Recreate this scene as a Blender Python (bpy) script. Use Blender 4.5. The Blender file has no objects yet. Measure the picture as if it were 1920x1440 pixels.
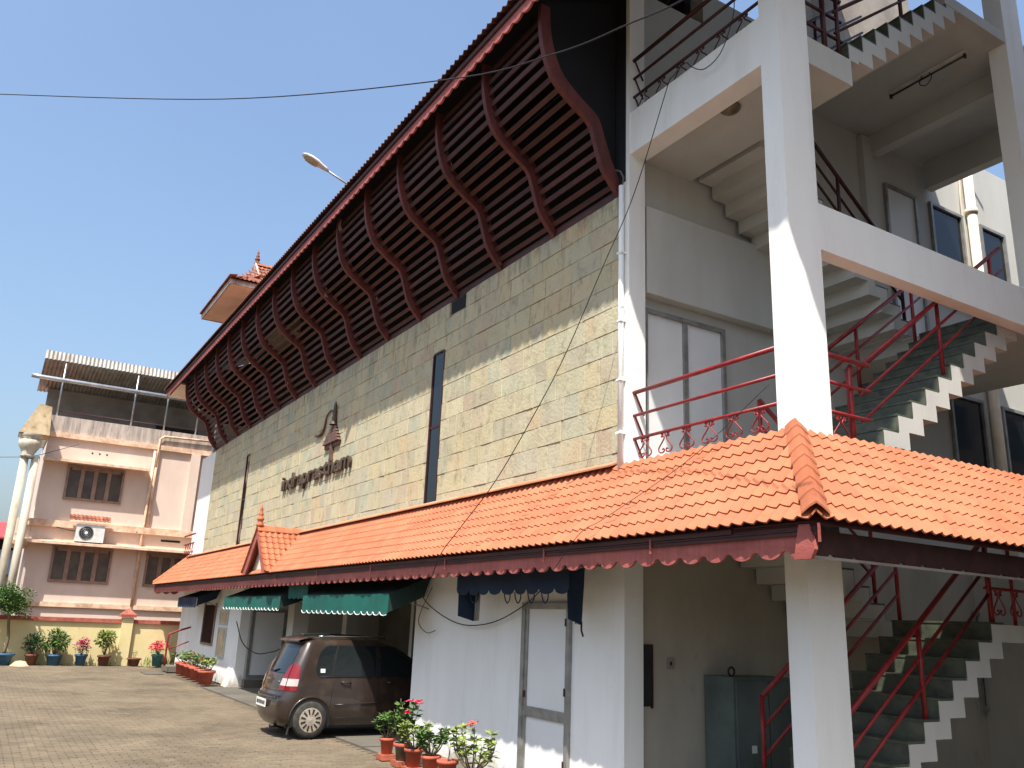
import bpy, bmesh, math, random
from mathutils import Vector, Matrix
R = math.radians
rnd = random.Random(7)
scn = bpy.context.scene
COL = scn.collection

# ------------------------------------------------------------------ camera
cam_d = bpy.data.cameras.new('camera'); cam = bpy.data.objects.new('camera', cam_d); COL.objects.link(cam)
cam_d.sensor_width = 36.0; cam_d.lens = 1590.74/1920*36; cam_d.clip_end = 3000; cam_d.clip_start = 0.05
yaw, pit, rol = -1.03206063, 0.27567244, 0.04081812
fw = Vector((math.sin(yaw)*math.cos(pit), math.cos(yaw)*math.cos(pit), math.sin(pit)))
r0 = Vector((math.cos(yaw), -math.sin(yaw), 0)); u0 = r0.cross(fw)
rr = r0*math.cos(rol)+u0*math.sin(rol); uu = -r0*math.sin(rol)+u0*math.cos(rol)
cam.matrix_world = Matrix(((rr.x, uu.x, -fw.x, 0), (rr.y, uu.y, -fw.y, 0), (rr.z, uu.z, -fw.z, 1.9), (0, 0, 0, 1)))
scn.camera = cam

# ------------------------------------------------------------------ sky, sun, exposure
SUN = Vector((0.94, -1.0, 2.4)).normalized()          # towards the sun
world = bpy.data.worlds.new('World'); scn.world = world; world.use_nodes = True
wn = world.node_tree; wn.nodes.clear()
sky = wn.nodes.new('ShaderNodeTexSky'); sky.sky_type = 'NISHITA'; sky.sun_disc = False
sky.sun_elevation = math.asin(SUN.z); sky.sun_rotation = math.atan2(SUN.x, SUN.y)
sky.air_density = 1.5; sky.dust_density = 4.0; sky.ozone_density = 5.0; sky.altitude = 0
bg = wn.nodes.new('ShaderNodeBackground'); bg.inputs[1].default_value = 0.112
wo = wn.nodes.new('ShaderNodeOutputWorld')
veil = wn.nodes.new('ShaderNodeMix'); veil.data_type = 'RGBA'; veil.inputs[0].default_value = 0.62      # even milky haze over the whole sky
veil.inputs[7].default_value = (2.20, 3.12, 5.0, 1)
tc = wn.nodes.new('ShaderNodeTexCoord'); hz_n = wn.nodes.new('ShaderNodeTexNoise'); hz_n.inputs['Scale'].default_value = 1.6; hz_n.inputs['Detail'].default_value = 5
wn.links.new(tc.outputs['Generated'], hz_n.inputs['Vector'])
hz_r = wn.nodes.new('ShaderNodeMapRange'); hz_r.inputs[1].default_value = .3; hz_r.inputs[2].default_value = .7; hz_r.inputs[3].default_value = .12; hz_r.inputs[4].default_value = .26
wn.links.new(hz_n.outputs[0], hz_r.inputs[0]); wn.links.new(hz_r.outputs[0], veil.inputs[0])
wn.links.new(sky.outputs[0], veil.inputs[6]); wn.links.new(veil.outputs[2], bg.inputs[0]); wn.links.new(bg.outputs[0], wo.inputs[0])
sun_d = bpy.data.lights.new('sun', 'SUN'); sun_d.energy = 4.3; sun_d.angle = R(0.53); sun_d.color = (1.0, 0.94, 0.86)
sun = bpy.data.objects.new('sun', sun_d); COL.objects.link(sun)
sun.rotation_euler = SUN.to_track_quat('Z', 'Y').to_euler(); sun.location = (0, 0, 40)
scn.view_settings.view_transform = 'Standard'; scn.view_settings.look = 'None'
scn.view_settings.exposure = 0.95; scn.view_settings.gamma = 1.0
scn.view_settings.use_curve_mapping = False

# ------------------------------------------------------------------ materials
def lin(c):
    return tuple(((v/255)/12.92 if v/255 <= .04045 else ((v/255+.055)/1.055)**2.4) for v in c)
MATS = {}
def M(name, c1, c2=None, scale=2.0, rough=.75, bump=0.0, bscale=60, stretch=(1, 1, 1), metal=0.0, rand=0.0,
      lo=.4, hi=.65, palette=None, spec=.4, detail=6, c3=None, s3=9, lo3=.6, hi3=.75, trans=0.0, coat=0.0):
    m = bpy.data.materials.new(name); m.use_nodes = True; MATS[name] = m
    nt = m.node_tree; N = nt.nodes; L = nt.links
    b = N['Principled BSDF']; b.inputs['Roughness'].default_value = rough; b.inputs['Metallic'].default_value = metal
    b.inputs['Specular IOR Level'].default_value = spec
    if coat: b.inputs['Coat Weight'].default_value = coat; b.inputs['Coat Roughness'].default_value = .06
    if trans: b.inputs['Transmission Weight'].default_value = trans
    geo = N.new('ShaderNodeNewGeometry'); mp = N.new('ShaderNodeMapping'); mp.inputs['Scale'].default_value = stretch
    L.new(geo.outputs['Position'], mp.inputs['Vector'])
    rv = None
    if rand or palette:
        oi = N.new('ShaderNodeObjectInfo'); ad = N.new('ShaderNodeMath'); ad.operation = 'ADD'
        L.new(geo.outputs['Random Per Island'], ad.inputs[0]); L.new(oi.outputs['Random'], ad.inputs[1])
        fr = N.new('ShaderNodeMath'); fr.operation = 'FRACT'; L.new(ad.outputs[0], fr.inputs[0]); rv = fr.outputs[0]
    base = None
    if palette:
        cr = N.new('ShaderNodeValToRGB'); cr.color_ramp.interpolation = 'LINEAR'
        el = cr.color_ramp.elements
        while len(el) < len(palette): el.new(.5)
        for i, c in enumerate(palette): el[i].position = i/(len(palette)-1); el[i].color = (*c, 1)
        L.new(rv, cr.inputs[0]); base = cr.outputs[0]
    if c2 is not None:
        nz = N.new('ShaderNodeTexNoise'); nz.inputs['Scale'].default_value = scale; nz.inputs['Detail'].default_value = detail
        nz.inputs['Roughness'].default_value = .62
        L.new(mp.outputs[0], nz.inputs['Vector'])
        rp = N.new('ShaderNodeMapRange'); rp.inputs[1].default_value = lo; rp.inputs[2].default_value = hi
        L.new(nz.outputs[0], rp.inputs[0])
        mx = N.new('ShaderNodeMix'); mx.data_type = 'RGBA'; L.new(rp.outputs[0], mx.inputs[0])
        if base: L.new(base, mx.inputs[6])
        else: mx.inputs[6].default_value = (*c1, 1)
        mx.inputs[7].default_value = (*c2, 1); base = mx.outputs[2]
    if c3 is not None:
        nz = N.new('ShaderNodeTexNoise'); nz.inputs['Scale'].default_value = s3; nz.inputs['Detail'].default_value = 8
        nz.inputs['Roughness'].default_value = .7
        L.new(mp.outputs[0], nz.inputs['Vector'])
        rp = N.new('ShaderNodeMapRange'); rp.inputs[1].default_value = lo3; rp.inputs[2].default_value = hi3
        L.new(nz.outputs[0], rp.inputs[0])
        mx = N.new('ShaderNodeMix'); mx.data_type = 'RGBA'; L.new(rp.outputs[0], mx.inputs[0])
        if base: L.new(base, mx.inputs[6])
        else: mx.inputs[6].default_value = (*c1, 1)
        mx.inputs[7].default_value = (*c3, 1); base = mx.outputs[2]
    if rand:
        hs = N.new('ShaderNodeHueSaturation')
        mr = N.new('ShaderNodeMapRange'); mr.inputs[3].default_value = 1-rand; mr.inputs[4].default_value = 1+rand
        L.new(rv, mr.inputs[0]); L.new(mr.outputs[0], hs.inputs['Value'])
        if base: L.new(base, hs.inputs['Color'])
        else: hs.inputs['Color'].default_value = (*c1, 1)
        base = hs.outputs[0]
    if base: L.new(base, b.inputs['Base Color'])
    else: b.inputs['Base Color'].default_value = (*c1, 1)
    if bump:
        nb = N.new('ShaderNodeTexNoise'); nb.inputs['Scale'].default_value = bscale; nb.inputs['Detail'].default_value = 8
        L.new(geo.outputs['Position'], nb.inputs['Vector'])
        bp = N.new('ShaderNodeBump'); bp.inputs['Strength'].default_value = bump; bp.inputs['Distance'].default_value = .02
        L.new(nb.outputs[0], bp.inputs['Height']); L.new(bp.outputs[0], b.inputs['Normal'])
    return m

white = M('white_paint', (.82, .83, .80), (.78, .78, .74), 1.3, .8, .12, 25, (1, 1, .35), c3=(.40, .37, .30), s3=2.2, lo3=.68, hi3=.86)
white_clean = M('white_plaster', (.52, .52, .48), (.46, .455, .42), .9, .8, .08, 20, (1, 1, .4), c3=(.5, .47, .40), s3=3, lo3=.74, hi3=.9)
hall_shade = M('hall_shade_paint', (.43, .40, .33), (.36, .33, .27), 1.5, .9, .1, 20, (1, 1, .4), c3=(.18, .15, .11), s3=2.5, lo3=.62, hi3=.85)  # stair hall's shade put into a darker wall paint
cream = M('cream_plaster', (.72, .64, .52), (.60, .52, .40), 1.5, .85, .1, 20)
STONES = [lin(c) for c in ((177, 166, 137), (185, 172, 135), (163, 162, 141), (189, 174, 137), (155, 159, 139), (181, 167, 131), (169, 165, 145), (185, 164, 129), (177, 169, 139), (173, 155, 131), (189, 178, 147), (179, 169, 137), (159, 151, 131), (183, 173, 141))]
stone = M('stone_cladding', STONES[0], lin((186, 180, 150)), 2.5, .85, .42, 26, (1, 1, .6), palette=STONES, lo=.45, hi=.8, c3=lin((126, 116, 92)), s3=9, lo3=.52, hi3=.78)
def grime(mat, za, zb, va, vb, scale, stretch, colr, lo, hi, amt):
    """weathering: streaky dirt whose amount grows from height za to zb"""
    nt = mat.node_tree; bs = nt.nodes['Principled BSDF']; src = bs.inputs['Base Color'].links[0].from_socket
    gz = nt.nodes.new('ShaderNodeNewGeometry'); sx = nt.nodes.new('ShaderNodeSeparateXYZ'); nt.links.new(gz.outputs['Position'], sx.inputs[0])
    gm_ = nt.nodes.new('ShaderNodeMapping'); gm_.inputs['Scale'].default_value = stretch; nt.links.new(gz.outputs['Position'], gm_.inputs[0])
    gn_ = nt.nodes.new('ShaderNodeTexNoise'); gn_.inputs['Scale'].default_value = scale; gn_.inputs['Detail'].default_value = 9; gn_.inputs['Roughness'].default_value = .7; nt.links.new(gm_.outputs[0], gn_.inputs['Vector'])
    h_ = nt.nodes.new('ShaderNodeMapRange'); h_.inputs[1].default_value = za; h_.inputs[2].default_value = zb; h_.inputs[3].default_value = va; h_.inputs[4].default_value = vb; nt.links.new(sx.outputs[2], h_.inputs[0])
    ad_ = nt.nodes.new('ShaderNodeMath'); nt.links.new(gn_.outputs[0], ad_.inputs[0]); nt.links.new(h_.outputs[0], ad_.inputs[1])
    rg = nt.nodes.new('ShaderNodeMapRange'); rg.inputs[1].default_value = lo; rg.inputs[2].default_value = hi; rg.inputs[4].default_value = amt; nt.links.new(ad_.outputs[0], rg.inputs[0])
    mg = nt.nodes.new('ShaderNodeMix'); mg.data_type = 'RGBA'; mg.inputs[7].default_value = (*colr, 1)
    nt.links.new(rg.outputs[0], mg.inputs[0]); nt.links.new(src, mg.inputs[6]); nt.links.new(mg.outputs[2], bs.inputs['Base Color'])
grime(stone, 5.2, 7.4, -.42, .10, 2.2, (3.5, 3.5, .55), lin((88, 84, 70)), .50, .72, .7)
grime(stone, 3.6, 7.4, 0, 0, 26, (1, 1, 1), lin((200, 192, 164)), .56, .72, .5)
grime(stone, 3.6, 7.4, 0, 0, .8, (1, 1, .6), lin((186, 180, 158)), .5, .72, .55)
grime(white, .05, .5, .16, -.25, 2.0, (1, 1, .8), lin((150, 136, 112)), .5, .72, .8)
for mm_ in (white, white_clean): grime(mm_, 0, 12, 0, .02, 1.6, (2.2, 2.2, .25), lin((150, 144, 128)), .52, .95, .30); grime(mm_, 0, 12, 0, 0, 9, (1, 1, .6), lin((120, 112, 96)), .66, .80, .5)
mortar = M('stone_joint', lin((168, 158, 130)), lin((134, 124, 102)), 3, .95, .3, 40)
tile = M('orange_roof_tile', lin((172, 106, 76)), lin((164, 96, 66)), 1.2, .72, .18, 90, rand=.10, c3=lin((126, 78, 58)), s3=3.2, lo3=.56, hi3=.80, spec=.25)
tile_pale = M('pale_orange_flashing', lin((196, 136, 104)), lin((178, 116, 84)), 3, .8, .1, 40)
tile_dark = M('dark_brown_roof_tile', lin((104, 62, 52)), lin((70, 44, 38)), 4, .85, .2, 60, rand=.2)  # darker brown than the other roof tiles
tile_old = M('weathered_roof_tile', lin((152, 94, 70)), lin((108, 64, 50)), 4, .8, .2, 60, rand=.18)
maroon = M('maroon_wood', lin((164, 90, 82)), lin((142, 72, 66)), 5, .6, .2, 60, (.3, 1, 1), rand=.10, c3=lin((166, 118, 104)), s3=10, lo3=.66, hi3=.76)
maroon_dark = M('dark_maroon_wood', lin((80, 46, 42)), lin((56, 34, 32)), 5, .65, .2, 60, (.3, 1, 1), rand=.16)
porch_m = M('porch_shade_paint', (.16, .145, .115), (.12, .105, .085), 1.5, .9)  # porch dimness put into the paint colour
board_dark = M('shade_brown_board', lin((66, 40, 36)), lin((48, 30, 28)), 4, .8, .15, 40)  # shade on the side fascia and porch wall put into the colour
rib_mat = M('peeling_maroon_paint', lin((104, 52, 48)), lin((82, 40, 38)), 6, .6, .3, 50, (1, 1, .35), rand=.12, c3=lin((196, 178, 160)), s3=5, lo3=.63, hi3=.68)
dark_gap = M('gap_shade_black', (.012, .012, .014), rough=.9)  # near-black that paints the gloom behind the slats
red_pipe = M('red_painted_pipe', lin((142, 34, 36)), lin((106, 26, 30)), 9, .42, .05, 60, c3=lin((74, 38, 34)), s3=16, lo3=.66, hi3=.76)
dark_iron = M('dark_red_iron', lin((70, 28, 28)), lin((44, 22, 22)), 12, .5)
granite = M('green_granite', lin((86, 90, 76)), lin((62, 68, 58)), 8, .45, .05, 80, rand=.12, c3=lin((134, 134, 112)), s3=60, lo3=.6, hi3=.8)
alum = M('grey_aluminium', lin((150, 150, 146)), lin((126, 126, 122)), 6, .42, metal=.35)
panel = M('white_door_panel', (.74, .75, .75), (.68, .69, .68), .8, .55, c3=(.55, .54, .5), s3=3, lo3=.7, hi3=.9)
glass = M('dark_window_glass', (.008, .010, .012), rough=.06, spec=.35)
glass_grey = M('grey_window_glass', (.03, .035, .035), (.015, .018, .018), 1.2, .07, spec=.6)
black = M('opening_shade_black', (.008, .009, .012), rough=.85)  # flat black painted for the darkness inside openings
pink = M('pink_plaster', lin((215, 196, 182)), lin((207, 186, 170)), 1.1, .85, .08, 20, (1, 1, .5), c3=lin((176, 140, 112)), s3=1.7, lo3=.66, hi3=.86)
pink_trim = M('pink_trim', lin((226, 196, 170)), lin((186, 152, 124)), 3, .85, .2, 30, c3=lin((96, 80, 66)), s3=5, lo3=.6, hi3=.74)
parapet_m = M('stained_parapet', lin((186, 172, 160)), lin((140, 130, 122)), 2, .9, .15, 20, (1, 3, .4), c3=lin((88, 82, 78)), s3=3, lo3=.55, hi3=.72)
greywall = M('cement_and_shade_grey', lin((150, 142, 132)), lin((124, 116, 108)), 1.4, .9, .1, 20)  # plain cement; on the head room walls it paints shade
house_pane = M('brown_tinted_pane', lin((92, 82, 72)), lin((70, 62, 54)), 2, .35)
winframe = M('brown_window_frame', lin((150, 124, 108)), lin((128, 104, 92)), 5, .7)
tan_pale = M('weathered_column', lin((196, 188, 170)), lin((170, 160, 140)), 3, .9, .2, 20, (1, 1, .3), c3=lin((120, 108, 90)), s3=4, lo3=.58, hi3=.75)
tan = M('tan_stone', lin((206, 186, 150)), lin((170, 146, 110)), 3, .9, .3, 20, c3=lin((90, 76, 60)), s3=6, lo3=.6, hi3=.75)
tin = M('corrugated_tin', lin((168, 164, 156)), lin((140, 132, 122)), 2, .55, metal=.3)
steel = M('galvanised_steel', lin((190, 194, 198)), lin((160, 164, 168)), 4, .35, metal=.7)
yellow = M('yellow_wall_paint', lin((216, 201, 152)), lin((208, 191, 138)), 1.4, .85, .1, 20, c3=lin((160, 138, 88)), s3=2.6, lo3=.62, hi3=.82)
redbrown = M('red_coping', lin((176, 98, 82)), lin((134, 70, 60)), 4, .85, .15, 30, c3=lin((86, 56, 48)), s3=6, lo3=.6, hi3=.75)
terracotta = M('terracotta', lin((178, 92, 70)), lin((150, 72, 56)), 6, .8, .12, 50, rand=.12, c3=lin((206, 150, 128)), s3=9, lo3=.64, hi3=.78)
brown_pot = M('brown_clay', lin((120, 78, 62)), lin((92, 60, 48)), 6, .85, rand=.1)
blue_pot = M('blue_plastic', lin((62, 106, 138)), lin((50, 88, 118)), 5, .5)
teal_pot = M('teal_plastic', lin((70, 124, 128)), lin((54, 100, 106)), 5, .5)
grey_pot = M('mossy_cement_pot', lin((112, 108, 92)), lin((70, 72, 56)), 9, .9, .2, 40)
soil = M('soil', (.05, .035, .025), (.03, .02, .015), 20, .95)
leaf = M('leaf_green', lin((86, 116, 56)), lin((58, 88, 40)), 8, .5, rand=.28, spec=.3)
leaf_y = M('leaf_yellow_green', lin((132, 146, 76)), lin((96, 116, 54)), 8, .5, rand=.25, spec=.3)
leaf_d = M('leaf_dark', lin((62, 88, 48)), lin((44, 66, 36)), 8, .5, rand=.28, spec=.3)
bark = M('stem_bark', lin((120, 108, 88)), lin((84, 74, 60)), 20, .9)
petal = M('pink_petal', lin((226, 60, 96)), lin((240, 104, 130)), 10, .6, rand=.15)
petal_p = M('pale_pink_petal', lin((226, 130, 160)), lin((206, 96, 132)), 10, .6, rand=.12)
petal_r = M('red_petal', lin((220, 76, 60)), lin((232, 110, 84)), 10, .6, rand=.15)
paver_m = M('paving_brick', lin((112, 100, 82)), lin((90, 80, 65)), .55, .88, .35, 60, rand=.13, c3=lin((121, 110, 88)), s3=1.3, lo3=.56, hi3=.72)
ground_m = M('sandy_ground', lin((92, 82, 66)), lin((78, 69, 56)), .5, .95, .3, 20, c3=lin((106, 96, 78)), s3=2, lo3=.55, hi3=.7)
cement = M('cement_floor', lin((104, 98, 88)), lin((86, 82, 74)), .8, .8, .1, 20)
brickm = M('red_brick', lin((170, 96, 70)), lin((140, 76, 58)), 9, .9, .2, 50, rand=.15)
navy = M('navy_canvas', lin((22, 42, 66)), lin((16, 32, 52)), 3, .8, .1, 40)
navy_in = M('navy_canvas_lining', lin((30, 40, 56)), lin((22, 30, 44)), 3, .85)
green_c = M('teal_canvas', lin((14, 92, 80)), lin((12, 76, 68)), 2, .75, .08, 40)
green_d = M('dark_green_canvas', lin((30, 52, 46)), lin((24, 42, 38)), 2, .85)
trim_w = M('white_braid', (.7, .7, .66), rough=.8)
cable_m = M('black_cable', (.012, .012, .014), rough=.6)
cable_g = M('grey_cable', (.10, .10, .10), rough=.6)
lamp_white = M('lamp_housing', (.68, .68, .66), (.55, .54, .50), 6, .45)
lamp_dark = M('dusty_lamp_glass', lin((112, 100, 80)), lin((86, 76, 60)), 9, .35)
lamp_lens = M('lamp_lens', lin((180, 168, 140)), lin((150, 136, 112)), 6, .3)
cab_m = M('grey_green_metal', lin((96, 108, 104)), lin((80, 92, 90)), 2, .5)
letter_m = M('dark_metal_letter', lin((84, 68, 52)), lin((62, 50, 40)), 8, .55)
emblem_m = M('weathered_wood_emblem', lin((112, 84, 74)), lin((84, 62, 56)), 8, .7)
carpaint = M('brown_car_paint', lin((50, 38, 31)), lin((44, 33, 27)), 2, .34, coat=.6, c3=lin((92, 76, 62)), s3=3.5, lo3=.5, hi3=.95, spec=.5)
carglass = M('car_glass', (.012, .016, .018), rough=.05, spec=.7)
cartrim = M('black_car_trim', (.012, .012, .012), rough=.55)
tyre_m = M('tyre_rubber', (.03, .028, .026), (.06, .055, .045), 14, .9, bump=.2, bscale=80)
hub_m = M('silver_wheel_cover', lin((190, 180, 164)), lin((160, 150, 136)), 12, .4, metal=.35)
lamp_red = M('tail_lamp_red', lin((116, 8, 16)), rough=.12, coat=.5)
lamp_clear = M('tail_lamp_clear', lin((176, 166, 160)), rough=.15, coat=.5)
plate_m = M('number_plate', (.7, .7, .66), rough=.5)
chrome = M('chrome', (.6, .6, .6), rough=.15, metal=1)
shed_red = M('red_tin_roof', lin((196, 70, 70)), lin((170, 56, 58)), 3, .6)
shed_blue = M('pale_blue_sheet', lin((150, 168, 184)), lin((128, 146, 160)), 3, .7)

# ------------------------------------------------------------------ mesh helpers
class MB:
    def __init__(s): s.v = []; s.f = []; s.m = []; s.sm = []
    def add(s, vs, fs, mi=0, smooth=False):
        o = len(s.v); s.v += [tuple(v) for v in vs]
        for f in fs: s.f.append(tuple(i+o for i in f)); s.m.append(mi); s.sm.append(smooth)
        return s
    def box(s, x0, x1, y0, y1, z0, z1, mi=0):
        if x0 > x1: x0, x1 = x1, x0
        if y0 > y1: y0, y1 = y1, y0
        if z0 > z1: z0, z1 = z1, z0
        vs = [(x, y, z) for z in (z0, z1) for y in (y0, y1) for x in (x0, x1)]
        return s.add(vs, [(0, 2, 3, 1), (4, 5, 7, 6), (0, 1, 5, 4), (2, 6, 7, 3), (0, 4, 6, 2), (1, 3, 7, 5)], mi)
    def prism(s, poly, axis, a, b, mi=0):
        # poly of 2D points in the plane normal to axis, extruded a..b
        def P(p, t):
            return {'x': (t, p[0], p[1]), 'y': (p[0], t, p[1]), 'z': (p[0], p[1], t)}[axis]
        n = len(poly); vs = [P(p, a) for p in poly]+[P(p, b) for p in poly]
        fs = [tuple(range(n-1, -1, -1)), tuple(range(n, 2*n))]+[(i, (i+1) % n, n+(i+1) % n, n+i) for i in range(n)]
        return s.add(vs, fs, mi)
    def tube(s, pts, r, n=8, mi=0, r1=None, closed=False):
        pts = [Vector(p) for p in pts]; k = len(pts); vs = []; fs = []
        up = None
        for i, p in enumerate(pts):
            if closed: d = pts[(i+1) % k]-pts[i-1]
            else: d = pts[min(i+1, k-1)]-pts[max(i-1, 0)]
            d.normalize()
            if up is None: up = Vector((0, 0, 1)) if abs(d.z) < .95 else Vector((1, 0, 0))
            a = d.cross(up)
            if a.length < 1e-4: a = d.cross(Vector((0, 1, 0)))
            a.normalize(); b = a.cross(d).normalized(); up = b
            rad = r if r1 is None else r+(r1-r)*i/(k-1)
            for j in range(n):
                t = 2*math.pi*j/n; vs.append(p+a*rad*math.cos(t)+b*rad*math.sin(t))
        for i in range(k if closed else k-1):
            for j in range(n):
                q = (i+1) % k
                fs.append((i*n+j, i*n+(j+1) % n, q*n+(j+1) % n, q*n+j))
        s.add(vs, fs, mi, True)
        if not closed:
            o = len(s.v)-k*n
            s.f += [tuple(o+j for j in range(n-1, -1, -1)), tuple(o+(k-1)*n+j for j in range(n))]
            s.m += [mi, mi]; s.sm += [False, False]
        return s
    def lathe(s, prof, c=(0, 0, 0), n=16, mi=0, smooth=True):
        vs = []; fs = []; k = len(prof)
        for (r, z) in prof:
            for j in range(n):
                t = 2*math.pi*j/n; vs.append((c[0]+r*math.cos(t), c[1]+r*math.sin(t), c[2]+z))
        for i in range(k-1):
            for j in range(n): fs.append((i*n+j, i*n+(j+1) % n, (i+1)*n+(j+1) % n, (i+1)*n+j))
        return s.add(vs, fs, mi, smooth)
    def quad(s, a, b, c, d, mi=0): return s.add([a, b, c, d], [(0, 1, 2, 3)], mi)
    def xf(s, mat):
        s.v = [tuple(mat @ Vector(v)) for v in s.v]; return s
    def mesh(s, name, mats):
        me = bpy.data.meshes.new(name); me.from_pydata(s.v, [], s.f)
        for m in (mats if isinstance(mats, (list, tuple)) else [mats]): me.materials.append(m)
        me.polygons.foreach_set('material_index', s.m); me.polygons.foreach_set('use_smooth', s.sm)
        me.update(); return me
    def build(s, name, mats, parent=None, loc=None, fix=True):
        off = worg(parent) if parent else Vector((0, 0, 0))
        here = Vector(loc) if loc is not None else off
        if here.length: s.v = [(v[0]-here.x, v[1]-here.y, v[2]-here.z) for v in s.v]
        me = s.mesh(name, mats)
        if fix:
            bm = bmesh.new(); bm.from_mesh(me); bmesh.ops.recalc_face_normals(bm, faces=bm.faces); bm.to_mesh(me); bm.free()
        o = bpy.data.objects.new(name, me); COL.objects.link(o); o.parent = parent; o.location = here-off
        return o
def worg(o):
    v = Vector((0, 0, 0))
    while o: v = v+o.location; o = o.parent
    return v
def empty(name, loc, label=None, cat=None, group=None):
    o = bpy.data.objects.new(name, None); COL.objects.link(o); o.location = loc; o.empty_display_size = .2
    if label: tag(o, label, cat, group)
    return o
def tag(o, label=None, cat=None, group=None, kind=None):
    if label: o['label'] = label
    if cat: o['category'] = cat
    if group: o['group'] = group
    if kind: o['kind'] = kind
    return o
def inst(name, me, parent, loc, mat=None):
    """object sharing mesh data; loc in world, mat a 3x3 rotation"""
    o = bpy.data.objects.new(name, me); COL.objects.link(o); o.parent = parent
    o.location = Vector(loc)-worg(parent)
    if mat is not None: o.rotation_euler = mat.to_euler()
    return o
def part(name, mat, parent, fn):
    b = MB(); fn(b); return b.build(name, mat, parent)
def bx(name, mat, parent, x0, x1, y0, y1, z0, z1): return MB().box(x0, x1, y0, y1, z0, z1).build(name, mat, parent)
def catmull(pts, n=6):
    out = []; P = [Vector(p) for p in pts]; P = [P[0]*2-P[1]]+P+[P[-1]*2-P[-2]]
    for i in range(1, len(P)-2):
        for k in range(n):
            t = k/n; a, b, c, d = P[i-1:i+3]
            out.append(.5*((2*b)+(c-a)*t+(2*a-5*b+4*c-d)*t*t+(3*b-a-3*c+d)*t**3))
    out.append(P[-2]); return out

Y0 = 6.175; XR = -7.69; EX = -5.15
ROOT = empty('main_building', (-19, 6.2, 0), 'large white building with stone clad upper wall, orange tiled canopy and open stair tower', 'building')
B = ROOT

# ================================================================== SETTING
g = MB(); g.quad((-900, -900, -.035), (900, -900, -.035), (900, 900, -.035), (-900, 900, -.035))
tag(g.build('ground', ground_m, fix=False), kind='structure')
# courtyard paving: brick pavers in running bond, rows along Y
pav = MB(); pav.box(-33.3, -6.0, -9.0, 5.40, -.034, -.016); pave = pav.build('courtyard_paving', ground_m); tag(pave, kind='structure')
PL, PW = .21, .105
cands = []
ix = 0; x = -33.2
while x < -6.2:
    y = -8.8+(ix % 2)*PL/2
    while y < 5.35:
        if not (x < -13 and y < -3.2-(x+13)*.12 and x > -20): cands.append((x, y))
        y += PL
    x += PW; ix += 1
def vis(x, y):
    v = Vector((x, y, -1.9)); c = (v.dot(rr), v.dot(uu), v.dot(fw))
    if c[2] < .5: return None
    px = 960+1590.74*c[0]/c[2]; py = 720-1590.74*c[1]/c[2]
    return (px, py, c[2]) if -120 < px < 1100 and py < 1560 else None
near = []; rest = []
for (x, y) in cands:
    q = vis(x, y)
    if q is None: continue
    if 0 < q[0] < 760 and 1250 < q[1] < 1438 : near.append((q[2], x, y))
    else: rest.append((x, y))
near.sort(); rest += [(x, y) for _, x, y in near[300:]]; near = near[:300]
def paver_mesh(k):
    h = k*.0012; b = MB(); a, c = PL/2-.006, PW/2-.006; e = .009
    t = [(-c, -a), (c, -a), (c, a), (-c, a)]; ti = [(-c+e, -a+e), (c-e, -a+e), (c-e, a-e), (-c+e, a-e)]
    vs = [(p[0], p[1], -.03) for p in t]+[(p[0], p[1], -.007+h) for p in t]+[(p[0], p[1], h) for p in ti]
    fs = [(i, (i+1) % 4, 4+(i+1) % 4, 4+i) for i in range(4)]+[(4+i, 4+(i+1) % 4, 8+(i+1) % 4, 8+i) for i in range(4)]+[(8, 9, 10, 11)]
    return b.add(vs, fs).mesh('paver', paver_m), vs, fs
PM = [paver_mesh(k) for k in range(5)]
for _, x, y in near:
    o = inst('paver', PM[rnd.randrange(5)][0], pave, (x, y, rnd.uniform(-.003, .001)))
    o.rotation_euler = (rnd.gauss(0, .012), rnd.gauss(0, .012), rnd.gauss(0, .01))
b = MB()
for x, y in rest:
    _, vs, fs = PM[rnd.randrange(5)]; dz = rnd.uniform(-.003, .001); tx, ty = rnd.gauss(0, .012), rnd.gauss(0, .012)
    b.add([(x+v[0], y+v[1], v[2]+dz+v[0]*ty+v[1]*tx) for v in vs], fs)
o = b.build('paver_field', paver_m, pave, fix=False); tag(o, kind='stuff')
bx('porch_floor', cement, None, -24.1, -13.1, 5.42, 10.2, -.03, .012); tag(bpy.data.objects['porch_floor'], kind='structure')
bx('stair_floor', cement, None, -13.0, -4.0, 5.42, 16, -.03, .012); tag(bpy.data.objects['stair_floor'], kind='structure')

# ================================================================== MAIN BUILDING: walls
bx('ground_floor_wall', white, B, -13.1, XR, Y0, Y0+.27, 0, 3.35)
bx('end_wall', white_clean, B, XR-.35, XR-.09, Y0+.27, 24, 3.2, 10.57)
bx('hall_wall', hall_shade, B, XR-.35, XR-.09, Y0+.27, 24, 0, 3.199)
bx('added_hall_rear_wall', hall_shade, B, XR-.088, -2.0, 13.1, 13.3, 0, 3.1)  # added rear wall, keeps light from behind out of the hall
for i in range(3):
    w = bx('rear_hall_door', glass, B, -6.9+i*1.5, -5.7+i*1.5, 13.07, 13.098, .02, 2.3); bx('door_frame', alum, w, -5.7+i*1.5, -5.62+i*1.5, 13.05, 13.098, .02, 2.3)
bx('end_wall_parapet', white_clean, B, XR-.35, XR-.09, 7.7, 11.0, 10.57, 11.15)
bx('first_floor_wall', mortar, B, -30.1, -7.76, Y0+.035, Y0+.3, 3.35, 7.28)
bx('corner_pilaster', white, B, -7.755, -7.60, Y0-.015, Y0+.24, 3.35, 7.42)
bx('upper_pilaster', white, B, -7.67, -7.60, Y0-.015, Y0+.24, 7.42, 10.6)
bx('end_pilaster', white, B, -32.3, -30.1, Y0+.03, Y0+.3, 0, 7.28)
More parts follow.
